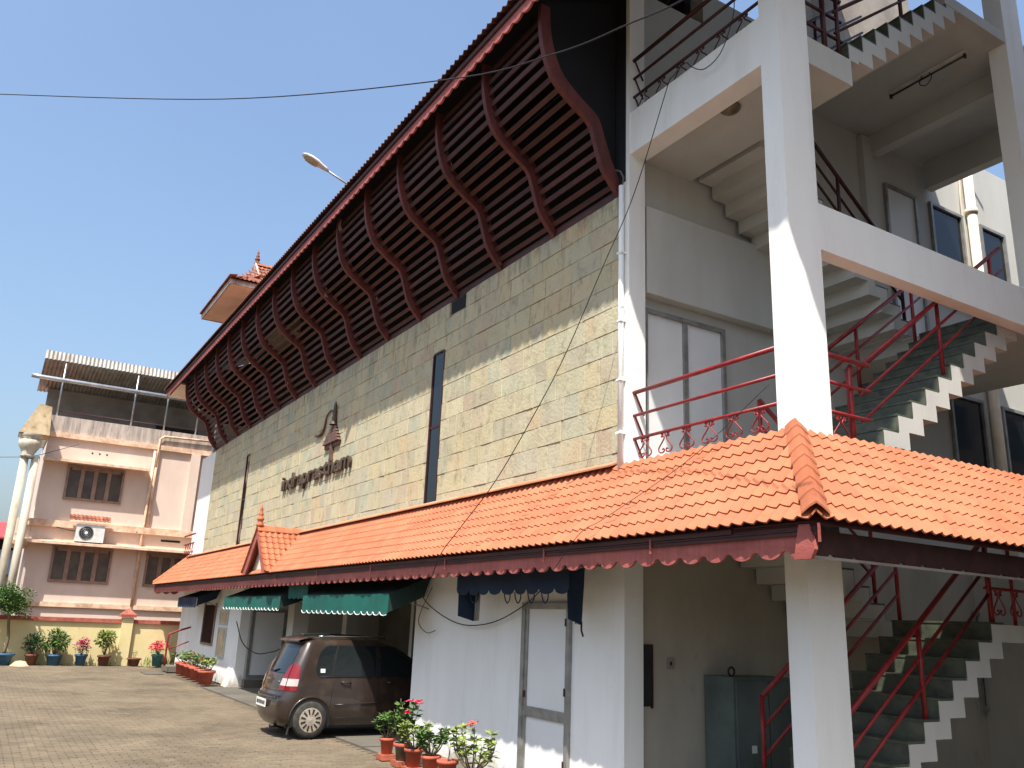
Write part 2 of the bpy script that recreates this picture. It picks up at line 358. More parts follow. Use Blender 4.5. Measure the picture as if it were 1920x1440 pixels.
bx('left_ground_wall', white, B, -30.1, -24.1, Y0, Y0+.25, 0, 3.35)
bx('left_block_side_wall', white_clean, B, -24.35, -24.102, Y0+.25, 10.2, 0, 3.0)
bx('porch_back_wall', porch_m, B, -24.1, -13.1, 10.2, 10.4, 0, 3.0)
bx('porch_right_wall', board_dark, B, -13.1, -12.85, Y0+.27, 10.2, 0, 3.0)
bx('porch_ceiling', white_clean, B, -24.1, -13.1, Y0+.3, 10.2, 2.85, 2.95)
bx('porch_beam', white_clean, B, -24.1, -13.1, Y0, Y0+.3, 2.62, 3.35)
bx('porch_column', white_clean, B, -19.95, -19.5, Y0, Y0+.35, 0, 2.62)
bx('porch_column', white_clean, B, -21.0, -20.7, 7.9, 8.2, 0, 2.85)
bx('porch_column', white_clean, B, -17.0, -16.86, 7.9, 8.04, 0, 2.85)
# dark glazed screen in the porch
for i in range(5):
    gx = -18.6+i*1.08
    p = bx('glass_panel', glass, B, gx, gx+1.0, 9.0, 9.02, .02, 2.84)
    bx('panel_frame', alum, p, gx+1.0, gx+1.07, 8.98, 9.05, .02, 2.84)
# flared plinth at the corner of the left block
MB().prism([(Y0-.16, 0), (Y0-.002, 0), (Y0-.002, .55), (Y0-.03, .42), (Y0-.07, .22)], 'x', -24.75, -24.15).build('wall_base_flare', white, B)
# back of the upper verandah and its interior floor
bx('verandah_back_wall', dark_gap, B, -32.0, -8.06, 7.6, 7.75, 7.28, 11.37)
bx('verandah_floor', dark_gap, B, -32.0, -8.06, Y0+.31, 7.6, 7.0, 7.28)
MB().prism([(6.02, 7.78), (6.16, 7.55), (6.16, 10.3), (4.95, 9.75), (5.06, 9.3), (5.15, 9.0), (5.4, 8.7), (5.8, 8.42), (5.94, 8.1)], 'x', -7.935, -7.90).build('verandah_shade_sheet', black, B)  # added black sheet standing for the dark verandah interior
bx('verandah_shade_filler', black, B, -7.89, -7.672, Y0-.014, Y0+.2, 7.425, 10.55)  # black filler box painting the dark beside the pilaster
bx('far_end_wall', white_clean, B, -32.3, -32.05, Y0+.3, 14, 0, 9.6)
bx('rear_wall', white_clean, B, -32.0, -8.05, 13.8, 14, 0, 10.5)
bx('flat_roof', cement, B, -32.0, -8.05, 7.75, 13.8, 10.3, 10.5)

# stone cladding: coursed ashlar, every block its own piece
sw = MB().box(-30.05, -7.76, Y0+.022, Y0+.034, 3.62, 7.28).build('stone_wall', mortar, B)
slits = [(-13.07, -12.62, 3.78, 6.42), (-25.6, -25.22, 3.8, 6.43), (-12.55, -11.95, 7.02, 7.28)]
blocks = []
z = 3.60; crs = [.30, .33, .28, .31, .34, .29, .32, .30, .33, .29, .31, .30]
for ci, h in enumerate(crs):
    z1 = min(z+h, 7.28); x = -7.76-(.17 if ci % 2 else 0)
    if ci % 2: blocks.append((-7.93, -7.76, z, z1))
    while x > -30.05:
        w = rnd.choice((.22, .27, .32, .38, .44, .50, .56, .64)); xa = max(x-w, -30.05)
        if xa < -29.75: xa = -30.05
        segs = [(xa, x, z, z1)]
        for (sa, sb, sc, sd) in slits:
            out = []
            for (a, c, d, e) in segs:
                if c <= sa or a >= sb or e <= sc or d >= sd: out.append((a, c, d, e)); continue
                if a < sa-.02: out.append((a, sa, d, e))
                if c > sb+.02: out.append((sb, c, d, e))
                if d < sc-.02: out.append((max(a, sa), min(c, sb), d, sc))
                if e > sd+.02: out.append((max(a, sa), min(c, sb), sd, e))
            segs = out
        blocks += segs; x = xa
    z = z1
def block_geo(a, c, d, e):
    j = rnd.uniform(.0008, .003); pr = rnd.choice((0, .001, .003, .005, .009)); bv = .005
    a, c, d, e = a+j, c-j, d+j, e-j; yb, yf = Y0+.021, Y0-pr
    q = lambda k: rnd.uniform(-.004, .004)
    o4 = [(a, d), (c, d), (c, e), (a, e)]
    o4 = [(p[0]+q(0)*.6, p[1]+q(0)*.6) for p in o4]
    i4 = [(o4[0][0]+bv, o4[0][1]+bv), (o4[1][0]-bv, o4[1][1]+bv), (o4[2][0]-bv, o4[2][1]-bv), (o4[3][0]+bv, o4[3][1]-bv)]
    vs = [(p[0], yb, p[1]) for p in o4]+[(p[0], yf+.006, p[1]) for p in o4]+[(p[0], yf+q(0)*.8, p[1]) for p in i4]
    fs = [(i, (i+1) % 4, 4+(i+1) % 4, 4+i) for i in range(4)]+[(4+i, 4+(i+1) % 4, 8+(i+1) % 4, 8+i) for i in range(4)]+[(8, 9, 10, 11)]
    return vs, fs
blocks.sort(key=lambda t: -t[0])
for t in blocks[:300]:
    vs, fs = block_geo(*t); MB().add(vs, fs).build('stone_block', stone, sw, loc=((t[0]+t[1])/2, Y0, t[2]), fix=False)
b = MB()
for t in blocks[300:]:
    vs, fs = block_geo(*t); b.add(vs, fs)
tag(b.build('stone_cladding', stone, sw, fix=False), kind='stuff')
# slit windows
for (sa, sb, sc, sd) in slits[:2]:
    w = bx('slit_window', glass, B, sa+.03, sb-.03, Y0+.008, Y0+.018, sc, sd)
    bx('frame', dark_iron, w, sa, sa+.03, Y0-.014, Y0+.018, sc, sd); bx('frame', dark_iron, w, sb-.03, sb, Y0-.014, Y0+.018, sc, sd)
    bx('transom', dark_iron, w, sa+.03, sb-.03, Y0-.002, Y0+.007, (sc+sd)/2-.02, (sc+sd)/2+.02)
    bx('sill', dark_iron, w, sa+.03, sb-.03, Y0-.014, Y0+.018, sc-.03, sc); bx('head', dark_iron, w, sa+.03, sb-.03, Y0-.014, Y0+.018, sd, sd+.03)
bx('vent_hole', black, B, -12.5, -12.0, Y0+.005, Y0+.018, 7.03, 7.26)
# downpipe beside the stone wall
dp = part('downpipe', white, B, lambda m: m.tube([(-7.70, Y0-.06, 3.6), (-7.70, Y0-.06, 7.35)], .035, 10))
for zz in (4.1, 4.75, 5.5, 6.4): part('pipe_clip', white, dp, lambda m: m.box(-7.745, -7.655, Y0-.10, Y0-.016, zz, zz+.025))
MB().tube([(-7.68, Y0-.06, 7.36), (-7.66, Y0-.06, 7.45), (-7.7, Y0-.08, 7.55), (-7.78, Y0-.1, 7.60)], .012, 6).build('bent_pipe', cable_g, dp)

# ground floor door
d = bx('ground_door', panel, B, -9.68, -8.75, Y0-.018, Y0-.004, .05, 2.10)
for a in ((-9.76, -9.68, 0, 2.18), (-8.75, -8.68, 0, 2.18)): bx('door_frame', alum, d, a[0], a[1], Y0-.05, Y0-.002, a[2], a[3])
bx('door_frame', alum, d, -9.68, -8.75, Y0-.05, Y0-.002, 2.10, 2.18)
bx('door_rail', alum, d, -9.68, -8.75, Y0-.040, Y0-.019, .80, .92)
bx('door_stile', alum, d, -9.68, -9.62, Y0-.036, Y0-.019, .05, .80); bx('door_stile', alum, d, -9.68, -9.62, Y0-.036, Y0-.019, .92, 2.10)
for zz in (.3, 1.1, 1.9): bx('hinge', dark_iron, d, -8.765, -8.735, Y0-.058, Y0-.051, zz, zz+.09)
bx('door_lock', dark_iron, d, -9.66, -9.635, Y0-.06, Y0-.037, 1.02, 1.10)

# left block: barred window, notice frames, side door
w = bx('barred_window', glass_grey, B, -28.4, -27.0, Y0-.012, Y0-.003, 1.0, 2.1)
for i in range(10): bx('window_bar', dark_iron, w, -28.35+i*.145, -28.33+i*.145, Y0-.03, Y0-.014, 1.0, 2.1)
for a in ((-28.46, -28.4, .94, 2.16), (-27.0, -26.94, .94, 2.16)): bx('window_frame', winframe, w, a[0], a[1], Y0-.045, Y0-.002, a[2], a[3])
bx('window_frame', winframe, w, -28.4, -27.0, Y0-.045, Y0-.002, .94, 1.0)
for (za, zb) in ((.72, 1.42), (1.62, 1.9)):
    f = bx('wall_recess', tan, B, -26.3, -25.5, Y0-.012, Y0-.003, za, zb)
    bx('recess_frame', white_clean, f, -26.4, -26.3, Y0-.03, Y0-.002, za-.07, zb+.07); bx('recess_frame', white_clean, f, -25.5, -25.4, Y0-.03, Y0-.002, za-.07, zb+.07)
    bx('recess_frame', white_clean, f, -26.3, -25.5, Y0-.03, Y0-.002, za-.07, za); bx('recess_frame', white_clean, f, -26.3, -25.5, Y0-.03, Y0-.002, zb, zb+.07)
d = bx('porch_door', panel, B, -24.10, -24.07, 6.55, 7.35, .32, 1.95)
bx('door_frame', alum, d, -24.10, -24.05, 6.47, 6.55, .25, 2.03); bx('door_frame', alum, d, -24.10, -24.05, 7.35, 7.43, .25, 2.03)
bx('door_frame', alum, d, -24.10, -24.05, 6.55, 7.35, .25, .32); bx('door_frame', alum, d, -24.10, -24.05, 6.55, 7.35, 1.95, 2.03)
bx('door_step', cement, B, -24.1, -23.85, 6.4, 7.6, .012, .2)

# end wall openings seen through the stair tower
XW = XR-.09
def opening(name, y0, y1, z0, z1, pm, fm, bars=()):
    w = bx(name, pm, B, XW+.004, XW+.015, y0, y1, z0, z1)
    f = .055
    bx('frame', fm, w, XW+.003, XW+.06, y0-f, y0, z0-f, z1+f); bx('frame', fm, w, XW+.003, XW+.06, y1, y1+f, z0-f, z1+f)
    bx('frame', fm, w, XW+.003, XW+.06, y0, y1, z1, z1+f); bx('frame', fm, w, XW+.003, XW+.06, y0, y1, z0-f, z0)
    for (k, v) in bars:
        if k == 'v': bx('mullion', fm, w, XW+.016, XW+.05, v-.035, v+.035, z0, z1)
        else: bx('rail', fm, w, XW+.016, XW+.04, y0, y1, v-.04, v+.04)
    return w
opening('balcony_door', 6.56, 7.84, 3.62, 5.74, panel, alum, (('v', 7.2), ))
opening('landing_door', 11.75, 12.5, 5.95, 9.18, panel, alum)
for (a, c) in ((13.0, 13.85), (14.5, 15.2), (15.9, 16.6)): opening('upper_window', a, c, 7.5, 9.22, glass, alum); opening('lower_window', a, c, 3.9, 5.78, glass, alum, (('h', 4.55),))
for (a, c) in ((13.0, 13.85), (14.5, 15.2)): opening('ground_window', a, c, 1.0, 2.3, glass, alum)
bx('upper_wall_face', white_clean, B, XW+.002, XR+.07, Y0+.29, 9.6, 5.95, 7.14)
bx('wall_band', white_clean, B, XW+.002, XR+.02, 11.1, 11.35, 5.95, 9.9)
dp = part('rear_downpipe', cream, B, lambda m: m.tube([(XW+.10, 14.12, .1), (XW+.10, 14.12, 10.3)], .085, 12))
part('pipe_collar', cream, dp, lambda m: m.tube([(XW+.10, 14.12, 9.35), (XW+.10, 14.12, 9.45)], .105, 12))
part('pipe_bracket', dark_iron, dp, lambda m: m.tube([(XW+.01, 14.12, 10.36), (XW+.3, 14.4, 10.45)], .03, 6))
b = MB(); b.tube([(XW+.05, 13.9, 7.0), (XW+.05, 13.92, 8.6), (XW+.05, 13.9, 9.6), (XW+.05, 13.95, 10.2)], .012, 5); b.build('thin_pipe', cream, dp)

# ================================================================== CANOPY AND ROOF TILES
TW, TR = .27, .179
def tile_geo(length, w=TW, bumps=2, amp=.021, th=.014, seg=5, lift=.020):
    n = bumps*seg; vs = []; fs = []
    def prof(t):
        ph = (t*bumps) % 1.0
        return amp*(math.cos(2*math.pi*ph)*.75+math.cos(4*math.pi*ph+.6)*.18)
    for (yy, up) in ((-.012, lift), (length, 0.0)):
        for k in range(n+1):
            t = k/n; vs.append((-w/2+w*t, yy, prof(t)+up+th+.012))
        for k in range(n+1):
            t = k/n; vs.append((-w/2+w*t, yy, prof(t)+up+.012))
    m = n+1
    for k in range(n):
        fs += [(k, k+1, 2*m+k+1, 2*m+k), (m+k+1, m+k, 3*m+k, 3*m+k+1), (k+1, k, m+k, m+k+1)]
    fs += [(0, 2*m, 3*m, m), (m-1, 2*m-1, 4*m-1, 3*m-1)]
    return vs, fs
TGEO = tile_geo(.235); TSHORT = tile_geo(.125); TUP = tile_geo(.36, .27, 2, .022)
def tmesh(geo, name, mat):
    b = MB(); b.add(geo[0], geo[1], 0, False); return b.mesh(name, mat)
TME = tmesh(TGEO, 'roof_tile', tile); TMS = tmesh(TSHORT, 'roof_tile', tile)
can = bx('canopy_roof', maroon_dark, B, -31.9, -5.2, Y0-.06, Y0-.012, 3.45, 3.60)
SL = R(46.5); EY, EZ = 5.245, 2.742; EXE = -4.262; LXE = -32.9
def slope_frame(side):
    # columns: along eave, up the slope, normal
    if side == 'front': a = Vector((1, 0, 0)); u = Vector((0, math.cos(SL), math.sin(SL)))
    else: a = Vector((0, 1, 0)); u = Vector((-math.cos(SL), 0, math.sin(SL)))
    n = a.cross(u)
    if n.z < 0: a = -a; n = a.cross(u)
    return a, u, n
def clip_geo(geo, mat, planes):
    bm = bmesh.new(); vv = [bm.verts.new(mat @ Vector(v)) for v in geo[0]]
    for f in geo[1]: bm.faces.new([vv[i] for i in f])
    for co, no in planes:
        bmesh.ops.bisect_plane(bm, geom=bm.verts[:]+bm.edges[:]+bm.faces[:], plane_co=co, plane_no=no, clear_outer=True)
    bm.verts.ensure_lookup_table(); bm.verts.index_update()
    out = ([tuple(v.co) for v in bm.verts], [tuple(v.index for v in f.verts) for f in bm.faces]); bm.free(); return out
hipR = (Vector((EXE, EY, 0)), Vector((1, 1, 0)).normalized())         # front side keeps x+y smaller
hipL = (Vector((LXE, EY, 0)), Vector((-1, 1, 0)).normalized())
jobs = []
for side in ('front', 'side', 'left'):
    if side == 'left':
        a = Vector((0, -1, 0)); u = Vector((math.cos(SL), 0, math.sin(SL))); n = a.cross(u)
        if n.z < 0: a = -a; n = a.cross(u)
    else: a, u, n = slope_frame(side)
    if side == 'front': org = Vector((EXE, EY, EZ)); rng = range(0, int((EXE-LXE)/TW)+1); d = -1
    elif side == 'side': org = Vector((EXE, EY, EZ)); rng = range(0, 34); d = 1
    else: org = Vector((LXE, EY, EZ)); rng = range(0, 5); d = 1
    for r in range(8):
        for k in rng:
            off = (k+.5)*TW
            if side == 'front': base = org+Vector((1, 0, 0))*(-off)+u*(r*TR)
            else: base = org+Vector((0, 1, 0))*off+u*(r*TR)
            h = r*TR*math.cos(SL)
            if side == 'front':
                if base.x-TW/2 > EXE-h or base.x+TW/2 < LXE+h: continue
                clip = base.x+TW/2 > EXE-h-.24 or base.x-TW/2 < LXE+h+.24
            else:
                if base.y+TW/2 < EY+h: continue
                clip = base.y-TW/2 < EY+h+.24
                if side == 'left' and base.y > Y0-.05: continue
            jobs.append((side, a, u, n, base, r, clip))
def on_screen(p):
    v = Vector(p)-Vector((0, 0, 1.9)); c = v.dot(fw)
    if c < .3: return None
    X = 960+1590.74*v.dot(rr)/c; Yp = 720-1590.74*v.dot(uu)/c
    return c if (-30 < X < 1950 and -30 < Yp < 1470) else None
jobs.sort(key=lambda j: (on_screen(j[4]) or 1e6))
b = MB()
for q, (side, a, u, n, base, r, clip) in enumerate(jobs):
    jit = Matrix.Rotation(rnd.gauss(0, .006), 3, 'Z') @ Matrix.Rotation(rnd.gauss(0, .004), 3, 'X')
    rot = Matrix((a, u, n)).transposed() @ jit
    geo = TSHORT if r == 7 else TGEO
    if clip:
        planes = {'front': [hipR, hipL], 'side': [(hipR[0], -hipR[1])], 'left': [(hipL[0], -hipL[1])]}[side]
        m4 = rot.to_4x4(); m4.translation = base
        cg = clip_geo(geo, m4, planes)
        if not cg[1]: continue
        if q < 300: MB().add(*cg).build('roof_tile', tile, can, loc=base)
        else: b.add(*cg)
    elif q < 300: inst('roof_tile', TMS if r == 7 else TME, can, base, rot)
    else: b.add([rot @ Vector(v)+base for v in geo[0]], geo[1])
tag(b.build('roof_tile_field', tile, can), kind='stuff')
# hip tiles: overlapping folded caps
def cap_row(name, p0, p1, nrm_l, nrm_r, n, w=.13, mat=tile, parent=can, h=.045):
    p0, p1 = Vector(p0), Vector(p1); d = (p1-p0); L = d.length/n; d.normalize()
    for i in range(n):
        o = p0+d*(i*L); A = o+Vector((0, 0, h+.03)); Bq = o+d*(L*1.25)+Vector((0, 0, h+.012))
        vs = []
        for P, s in ((A, 1.12), (Bq, .95)):
            vs += [P+Vector(nrm_l)*w*s, P+Vector(nrm_l)*w*s*.45+Vector((0, 0, .042)), P+Vector((0, 0, .062)), P+Vector(nrm_r)*w*s*.45+Vector((0, 0, .042)), P+Vector(nrm_r)*w*s]
        vs += [v-Vector((0, 0, .018)) for v in vs]
        fs = []
        for k in range(4): fs += [(k, k+1, 6+k, 5+k), (10+k+1, 10+k, 15+k, 16+k), (k+1, k, 10+k, 11+k)]
        fs += [(0, 5, 15, 10), (4, 14, 19, 9), (5, 6, 16, 15), (6, 7, 17, 16), (7, 8, 18, 17), (8, 9, 19, 18)]
        MB().add(vs, fs).build(name, mat, parent)
HH = 7.66*TR*math.cos(SL); HV = 7.66*TR*math.sin(SL)
cap_row('hip_tile', (EXE+.03, EY-.03, EZ), (EXE-HH, EY+HH, EZ+HV), (-.9, -.12, -.10), (.12, .9, -.10), 8)
cap_row('hip_tile', (LXE-.03, EY-.03, EZ), (LXE+HH, EY+HH, EZ+HV), (-.12, .9, -.10), (.9, -.12, -.10), 8)
MB().prism([(Y0-.15, 3.715), (Y0-.15, 3.735), (Y0-.013, 3.80), (Y0-.013, 3.77)], 'x', -31.9, -7.78).build('flashing', tile_pale, can)
# boarding under the tiles, gutter line, fascia and soffit
def slab(m, side):
    t = .028
    if side == 'front': m.prism([(EY+.03, EZ-.012), (Y0-.02, EZ-.012+(Y0-EY-.05)*math.tan(SL)), (Y0-.02, EZ-.05+(Y0-EY-.05)*math.tan(SL)), (EY+.03, EZ-.05)], 'x', LXE+.9, EXE-.9)
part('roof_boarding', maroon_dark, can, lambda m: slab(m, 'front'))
def tri(P): MB().add(P, [tuple(range(len(P)))]).build('hip_boarding', maroon_dark, can, fix=False)
zt = EZ+.98*math.tan(SL)-.02
tri([(EXE-.9, EY+.03, EZ-.03), (EXE-.03, EY+.03, EZ-.03), (EXE-.95, Y0-.03, zt), (EXE-.95, Y0-.03, zt-.02)])
tri([(EXE-.03, EY+.03, EZ-.03), (EXE-.03, 14.2, EZ-.03), (EXE-.95, 14.2, zt), (EXE-.95, Y0-.03, zt)])
tri([(LXE+.9, EY+.03, EZ-.03), (LXE+.03, EY+.03, EZ-.03), (LXE+.95, Y0-.03, zt), (LXE+.95, Y0-.03, zt-.02)])
tri([(LXE+.03, EY+.03, EZ-.03), (LXE+.03, Y0, EZ-.03), (LXE+.95, Y0, zt)])
def scallop(m, x0, x1, ztop, zb, pitch, depth, thick, place, notch=True):
    n = max(1, round(abs(x1-x0)/pitch)); p = (x1-x0)/n; S = 10
    for i in range(n):
        prev = None
        for k in range(S+1):
            t = k/S
            if notch:   # wide lobe with a small pointed step either side
                if t < .09 or t > .91: c = .18+.9*abs((t if t < .5 else 1-t)-.045)*4
                else: c = 0
                e = (t-.5)/.42; zz = zb+depth*(1-math.sqrt(max(0, 1-min(1, abs(e))**2)))*.95 if abs(e) < 1 else zb+depth*(.62+c*.4)
            else:
                e = (t-.5)*2; zz = zb+depth*(1-math.sqrt(max(0, 1-e*e)))
            zz = min(zz, ztop-.01); x = x0+p*(i+t); cur = (x, zz)
            if prev:
                a, c = prev, cur
                q = [place(a[0], 0, a[1]), place(c[0], 0, c[1]), place(c[0], 0, ztop), place(a[0], 0, ztop)]
                r = [place(a[0], thick, a[1]), place(c[0], thick, c[1]), place(c[0], thick, ztop), place(a[0], thick, ztop)]
                m.add(q+r, [(0, 1, 2, 3), (5, 4, 7, 6), (1, 0, 4, 5), (3, 2, 6, 7)])
            prev = cur
pl = lambda x, t, z: (x, 5.315+t, z)
part('fascia_board', maroon, can, lambda m: scallop(m, LXE+.08, EXE-.08, 2.685, 2.470, .30, .085, .03, pl))
ps = lambda x, t, z: (-4.46-t, x, z)
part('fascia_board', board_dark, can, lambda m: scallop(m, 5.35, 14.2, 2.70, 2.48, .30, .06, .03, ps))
pe = lambda x, t, z: (LXE+.08+t, x, z)
part('fascia_board', maroon, can, lambda m: scallop(m, 5.28, 6.1, 2.685, 2.445, .30, .085, .03, pe))
bx('gutter_board', maroon_dark, can, LXE+.06, EXE-.06, 5.292, 5.313, 2.64, 2.745)
bx('fascia_bead', dark_iron, can, LXE+.06, EXE-.06, 5.282, 5.291, 2.672, 2.684)
for x in (-4.28, -6.2, -8.0, -10.4, -13, -15.6, -18.2): bx('gutter_strap', maroon, can, x, x+.02, 5.270, 5.281, 2.58, 2.72)
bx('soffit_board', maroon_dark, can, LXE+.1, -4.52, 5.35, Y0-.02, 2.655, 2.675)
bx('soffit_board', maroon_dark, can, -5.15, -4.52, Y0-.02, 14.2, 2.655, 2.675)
bx('soffit_edge', greywall, can, -4.458, -4.446, 5.37, 14.2, 2.478, 2.50)
MB().prism([(-4.52, 2.46), (-4.36, 2.46), (-4.32, 2.53), (-4.36, 2.72), (-4.46, 2.72)], 'y', 5.275, 5.312).build('corner_block', maroon, can)

# gabled dormer on the canopy
gx, gy = -19.55, 5.12; ga, gb = -20.35, -18.55; gz0, gz1 = 2.80, 3.74; gm = (ga+gb)/2
dor = MB().prism([(ga+.12, gz0), (gb-.12, gz0), (gm, gz1-.08)], 'y', 5.30, 5.34).build('canopy_gable', cream, B)
MB().prism([(ga-.02, gz0-.05), (ga+.22, gz0-.05), (gm, gz1-.20), (gb-.22, gz0-.05), (gb+.02, gz0-.05), (gm, gz1+.02)], 'y', 5.13, 5.17).build('bargeboard', maroon, dor)
ang = math.atan2(gz1-gz0, gb-gm)
for sgn in (1, -1):
    u = Vector((-sgn*math.cos(ang), 0, math.sin(ang))); a = Vector((0, sgn*1.0, 0)); n = a.cross(u)
    if n.z < 0: a = -a; n = a.cross(u)
    rot = Matrix((a, u, n)).transposed()
    L = (gb-gm)/math.cos(ang); nr = int(L/TR)+1
    e0 = Vector((gm+sgn*(gb-gm+.03), 0, gz0-.03))
    for r in range(nr):
        for k in range(4):
            base = e0+Vector((0, 5.10+TW*(k+.5), 0))+u*(r*TR)
            zt2 = EZ+(base.y-EY)*math.tan(SL)
            if base.z+.14 < zt2 or base.y > 6.1: continue
            inst('roof_tile', TME if r < nr-1 else TMS, dor, base, rot)
cap_row('ridge_tile', (gm, 5.10, gz1+.0), (gm, 6.12, gz1+.0), (-1, 0, -.5), (1, 0, -.5), 5, w=.12, parent=dor, h=.0)
def finial(name, c, s, mat, parent):
    m = MB(); pr = [(0.001, 0), (.10, 0), (.115, .06), (.085, .10), (.075, .17), (.105, .20), (.105, .24), (.07, .27), (.06, .33), (.075, .36), (.05, .40), (.04, .48), (.05, .50), (.02, .58), (.001, .66)]
    m.lathe([(r*s, z*s) for r, z in pr], c, 12); return m.build(name, mat, parent)
finial('finial', (gm, 5.16, gz1+.05), .78, tile, dor)

# ------------------------------------------------------------------ upper eave
eav = bx('upper_roof', maroon_dark, B, -32.6, -3.05, 4.70, 4.76, 9.60, 9.70)
RS = R(31); uy, uz = 4.60, 9.70
b = MB(); a = Vector((1, 0, 0)); u = Vector((0, math.cos(RS), math.sin(RS))); n = a.cross(u); rot = Matrix((a, u, n)).transposed()
k = 0; x = -32.7
while x < -3.2:
    for r in range(2 if x < XR else 2):
        base = Vector((x+TW/2, uy, uz))+u*(r*.30); b.add([rot @ Vector(v)+base for v in TUP[0]], TUP[1])
    x += TW
tag(b.build('roof_tile_field', tile_dark, eav, fix=True), kind='stuff')
def rs(y): return uz+(y-uy)*math.tan(RS)
def roofslab(m, x0, x1, y0, y1): m.prism([(y0, rs(y0)-.01), (y1, rs(y1)-.01), (y1, rs(y1)-.10), (y0, rs(y0)-.10)], 'x', x0, x1)
part('roof_slab', maroon_dark, eav, lambda m: roofslab(m, -32.6, -7.70, 4.77, 7.8))
part('roof_slab', maroon_dark, eav, lambda m: roofslab(m, -7.70, -3.05, 4.77, 10.6))
part('roof_slab', maroon_dark, eav, lambda m: roofslab(m, -3.05, -2.5, 6.7, 10.6))
part('roof_shade_panel', dark_gap, eav, lambda m: m.prism([(4.9, rs(4.9)-.11), (7.58, rs(7.58)-.11), (7.58, rs(7.58)-.14), (4.9, rs(4.9)-.14)], 'x', -30.3, -7.92))  # black slab added so the gaps between slats stay dark
part('roof_tile_bed', tile_old, eav, lambda m: m.prism([(5.2, rs(5.2)+.06), (7.8, rs(7.8)+.06), (7.8, rs(7.8)-.005), (5.2, rs(5.2)-.005)], 'x', -32.6, -3.05))
pu = lambda x, t, z: (x, 4.665+t, z)
part('fascia_board', maroon, eav, lambda m: scallop(m, -32.6, -3.05, 9.655, 9.43, .245, .06, .03, pu))
bx('fascia_bead', maroon_dark, eav, -32.6, -3.05, 4.635, 4.663, 9.60, 9.67)
bx('far_soffit', cream, eav, -32.55, -30.35, 4.75, 7.5, 9.46, 9.50)
bx('far_gable', cream, eav, -32.55, -32.45, 4.80, 7.6, 9.52, 9.70)
front = [(6.165, 7.27), (5.90, 7.58), (5.77, 7.93), (5.67, 8.17), (5.40, 8.35), (5.12, 8.57), (4.97, 8.85), (4.89, 9.21), (4.87, 9.62)]
back = [(6.165, 7.50), (6.04, 7.72), (5.92, 8.02), (5.80, 8.30), (5.54, 8.47), (5.27, 8.68), (5.13, 8.92), (5.04, 9.24), (5.01, 9.62)]
FC = [(p.x, p.y) for p in catmull([(a, b_, 0) for a, b_ in front], 4)]; BC = [(p.x, p.y) for p in catmull([(a, b_, 0) for a, b_ in back], 4)]
def rib_geo():
    m = MB(); w = .038; n = len(FC); vs = []
    for (f, k) in zip(FC, BC):
        vs += [(-w, f[0], f[1]), (w, f[0], f[1]), (w, k[0], k[1]), (-w, k[0], k[1])]
    fs = []
    for i in range(n-1):
        for j in range(4): fs.append((4*i+j, 4*i+(j+1) % 4, 4*i+4+(j+1) % 4, 4*i+4+j))
    fs += [(0, 1, 2, 3), (4*n-4, 4*n-1, 4*n-2, 4*n-3)]
    m.add(vs, fs); me = m.mesh('rib', rib_mat)
    bm = bmesh.new(); bm.from_mesh(me); bmesh.ops.recalc_face_normals(bm, faces=bm.faces); bm.to_mesh(me); bm.free(); return me
RME = rib_geo(); ribx = [-7.84-1.4845*i for i in range(16)]
for i, x in enumerate(ribx):
    o = inst('rib', RME, eav, (x, 0, 0)); o.rotation_euler = (0, 0, 0); o.scale = (1, 1, 1)
# slats: one per bay and level, set in the depth of the ribs
MC = [((f[0]*.45+k[0]*.55), (f[1]*.45+k[1]*.55)) for f, k in zip(FC, BC)]
acc = [0]
for i in range(1, len(MC)): acc.append(acc[-1]+math.hypot(MC[i][0]-MC[i-1][0], MC[i][1]-MC[i-1][1]))
NS = 16; bl = 1.4845-.08
sm = MB().box(-bl/2, bl/2, -.012, .012, -.034, .034).mesh('slat', maroon_dark)
for j in range(NS):
    sdist = .06+j*(acc[-1]-.2)/(NS-1)
    i = max(k for k in range(len(acc)) if acc[k] <= sdist); i = min(i, len(MC)-2)
    t = (sdist-acc[i])/(acc[i+1]-acc[i]); y = MC[i][0]+(MC[i+1][0]-MC[i][0])*t; z = MC[i][1]+(MC[i+1][1]-MC[i][1])*t
    an = math.atan2(-(MC[i+1][0]-MC[i][0]), MC[i+1][1]-MC[i][1])
    for k in range(15):
        o = inst('slat', sm, eav, ((ribx[k]+ribx[k+1])/2, y, z)); o.rotation_euler = (an+rnd.gauss(0, .03), rnd.gauss(0, .0015), 0)
MB().prism([(5.35, 8.75), (6.3, 8.3), (7.5, 8.3), (7.5, 10.9), (4.95, 9.6), (5.1, 9.1)], 'x', -30.32, -30.27).build('added_dark_end_panel', dark_gap, eav)  # added dark panel, hides bright sky at the far end
bx('wall_plate', maroon_dark, eav, -30.2, -7.80, Y0+.01, Y0+.10, 7.285, 7.40)
# lamp post arm comes later as a thing of its own

# ================================================================== STAIR TOWER
bx('tower_column', white, B, -5.40, EX, Y0, 6.64, 0, 10.2)
bx('tower_column', white, B, -5.40, EX, 10.85, 11.3, 0, 11.2)
bx('front_beam', white, B, -7.60, -5.40, Y0+.003, 6.45, 7.78, 8.39)
bx('front_beam', white, B, -7.60, -5.40, Y0+.003, 6.45, 3.1, 3.715)
bx('side_beam', white, B, -5.33, EX-.003, 6.64, 10.85, 5.66, 6.175)
bx('side_beam', white, B, -5.33, EX-.003, 6.64, 10.85, 3.1, 3.42)
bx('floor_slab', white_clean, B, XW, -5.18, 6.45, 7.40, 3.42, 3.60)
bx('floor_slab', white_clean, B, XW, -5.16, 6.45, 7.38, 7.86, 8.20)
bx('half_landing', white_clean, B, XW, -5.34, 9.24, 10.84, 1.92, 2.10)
bx('half_landing', white_clean, B, XW, -5.34, 10.33, 13.0, 5.72, 5.90)
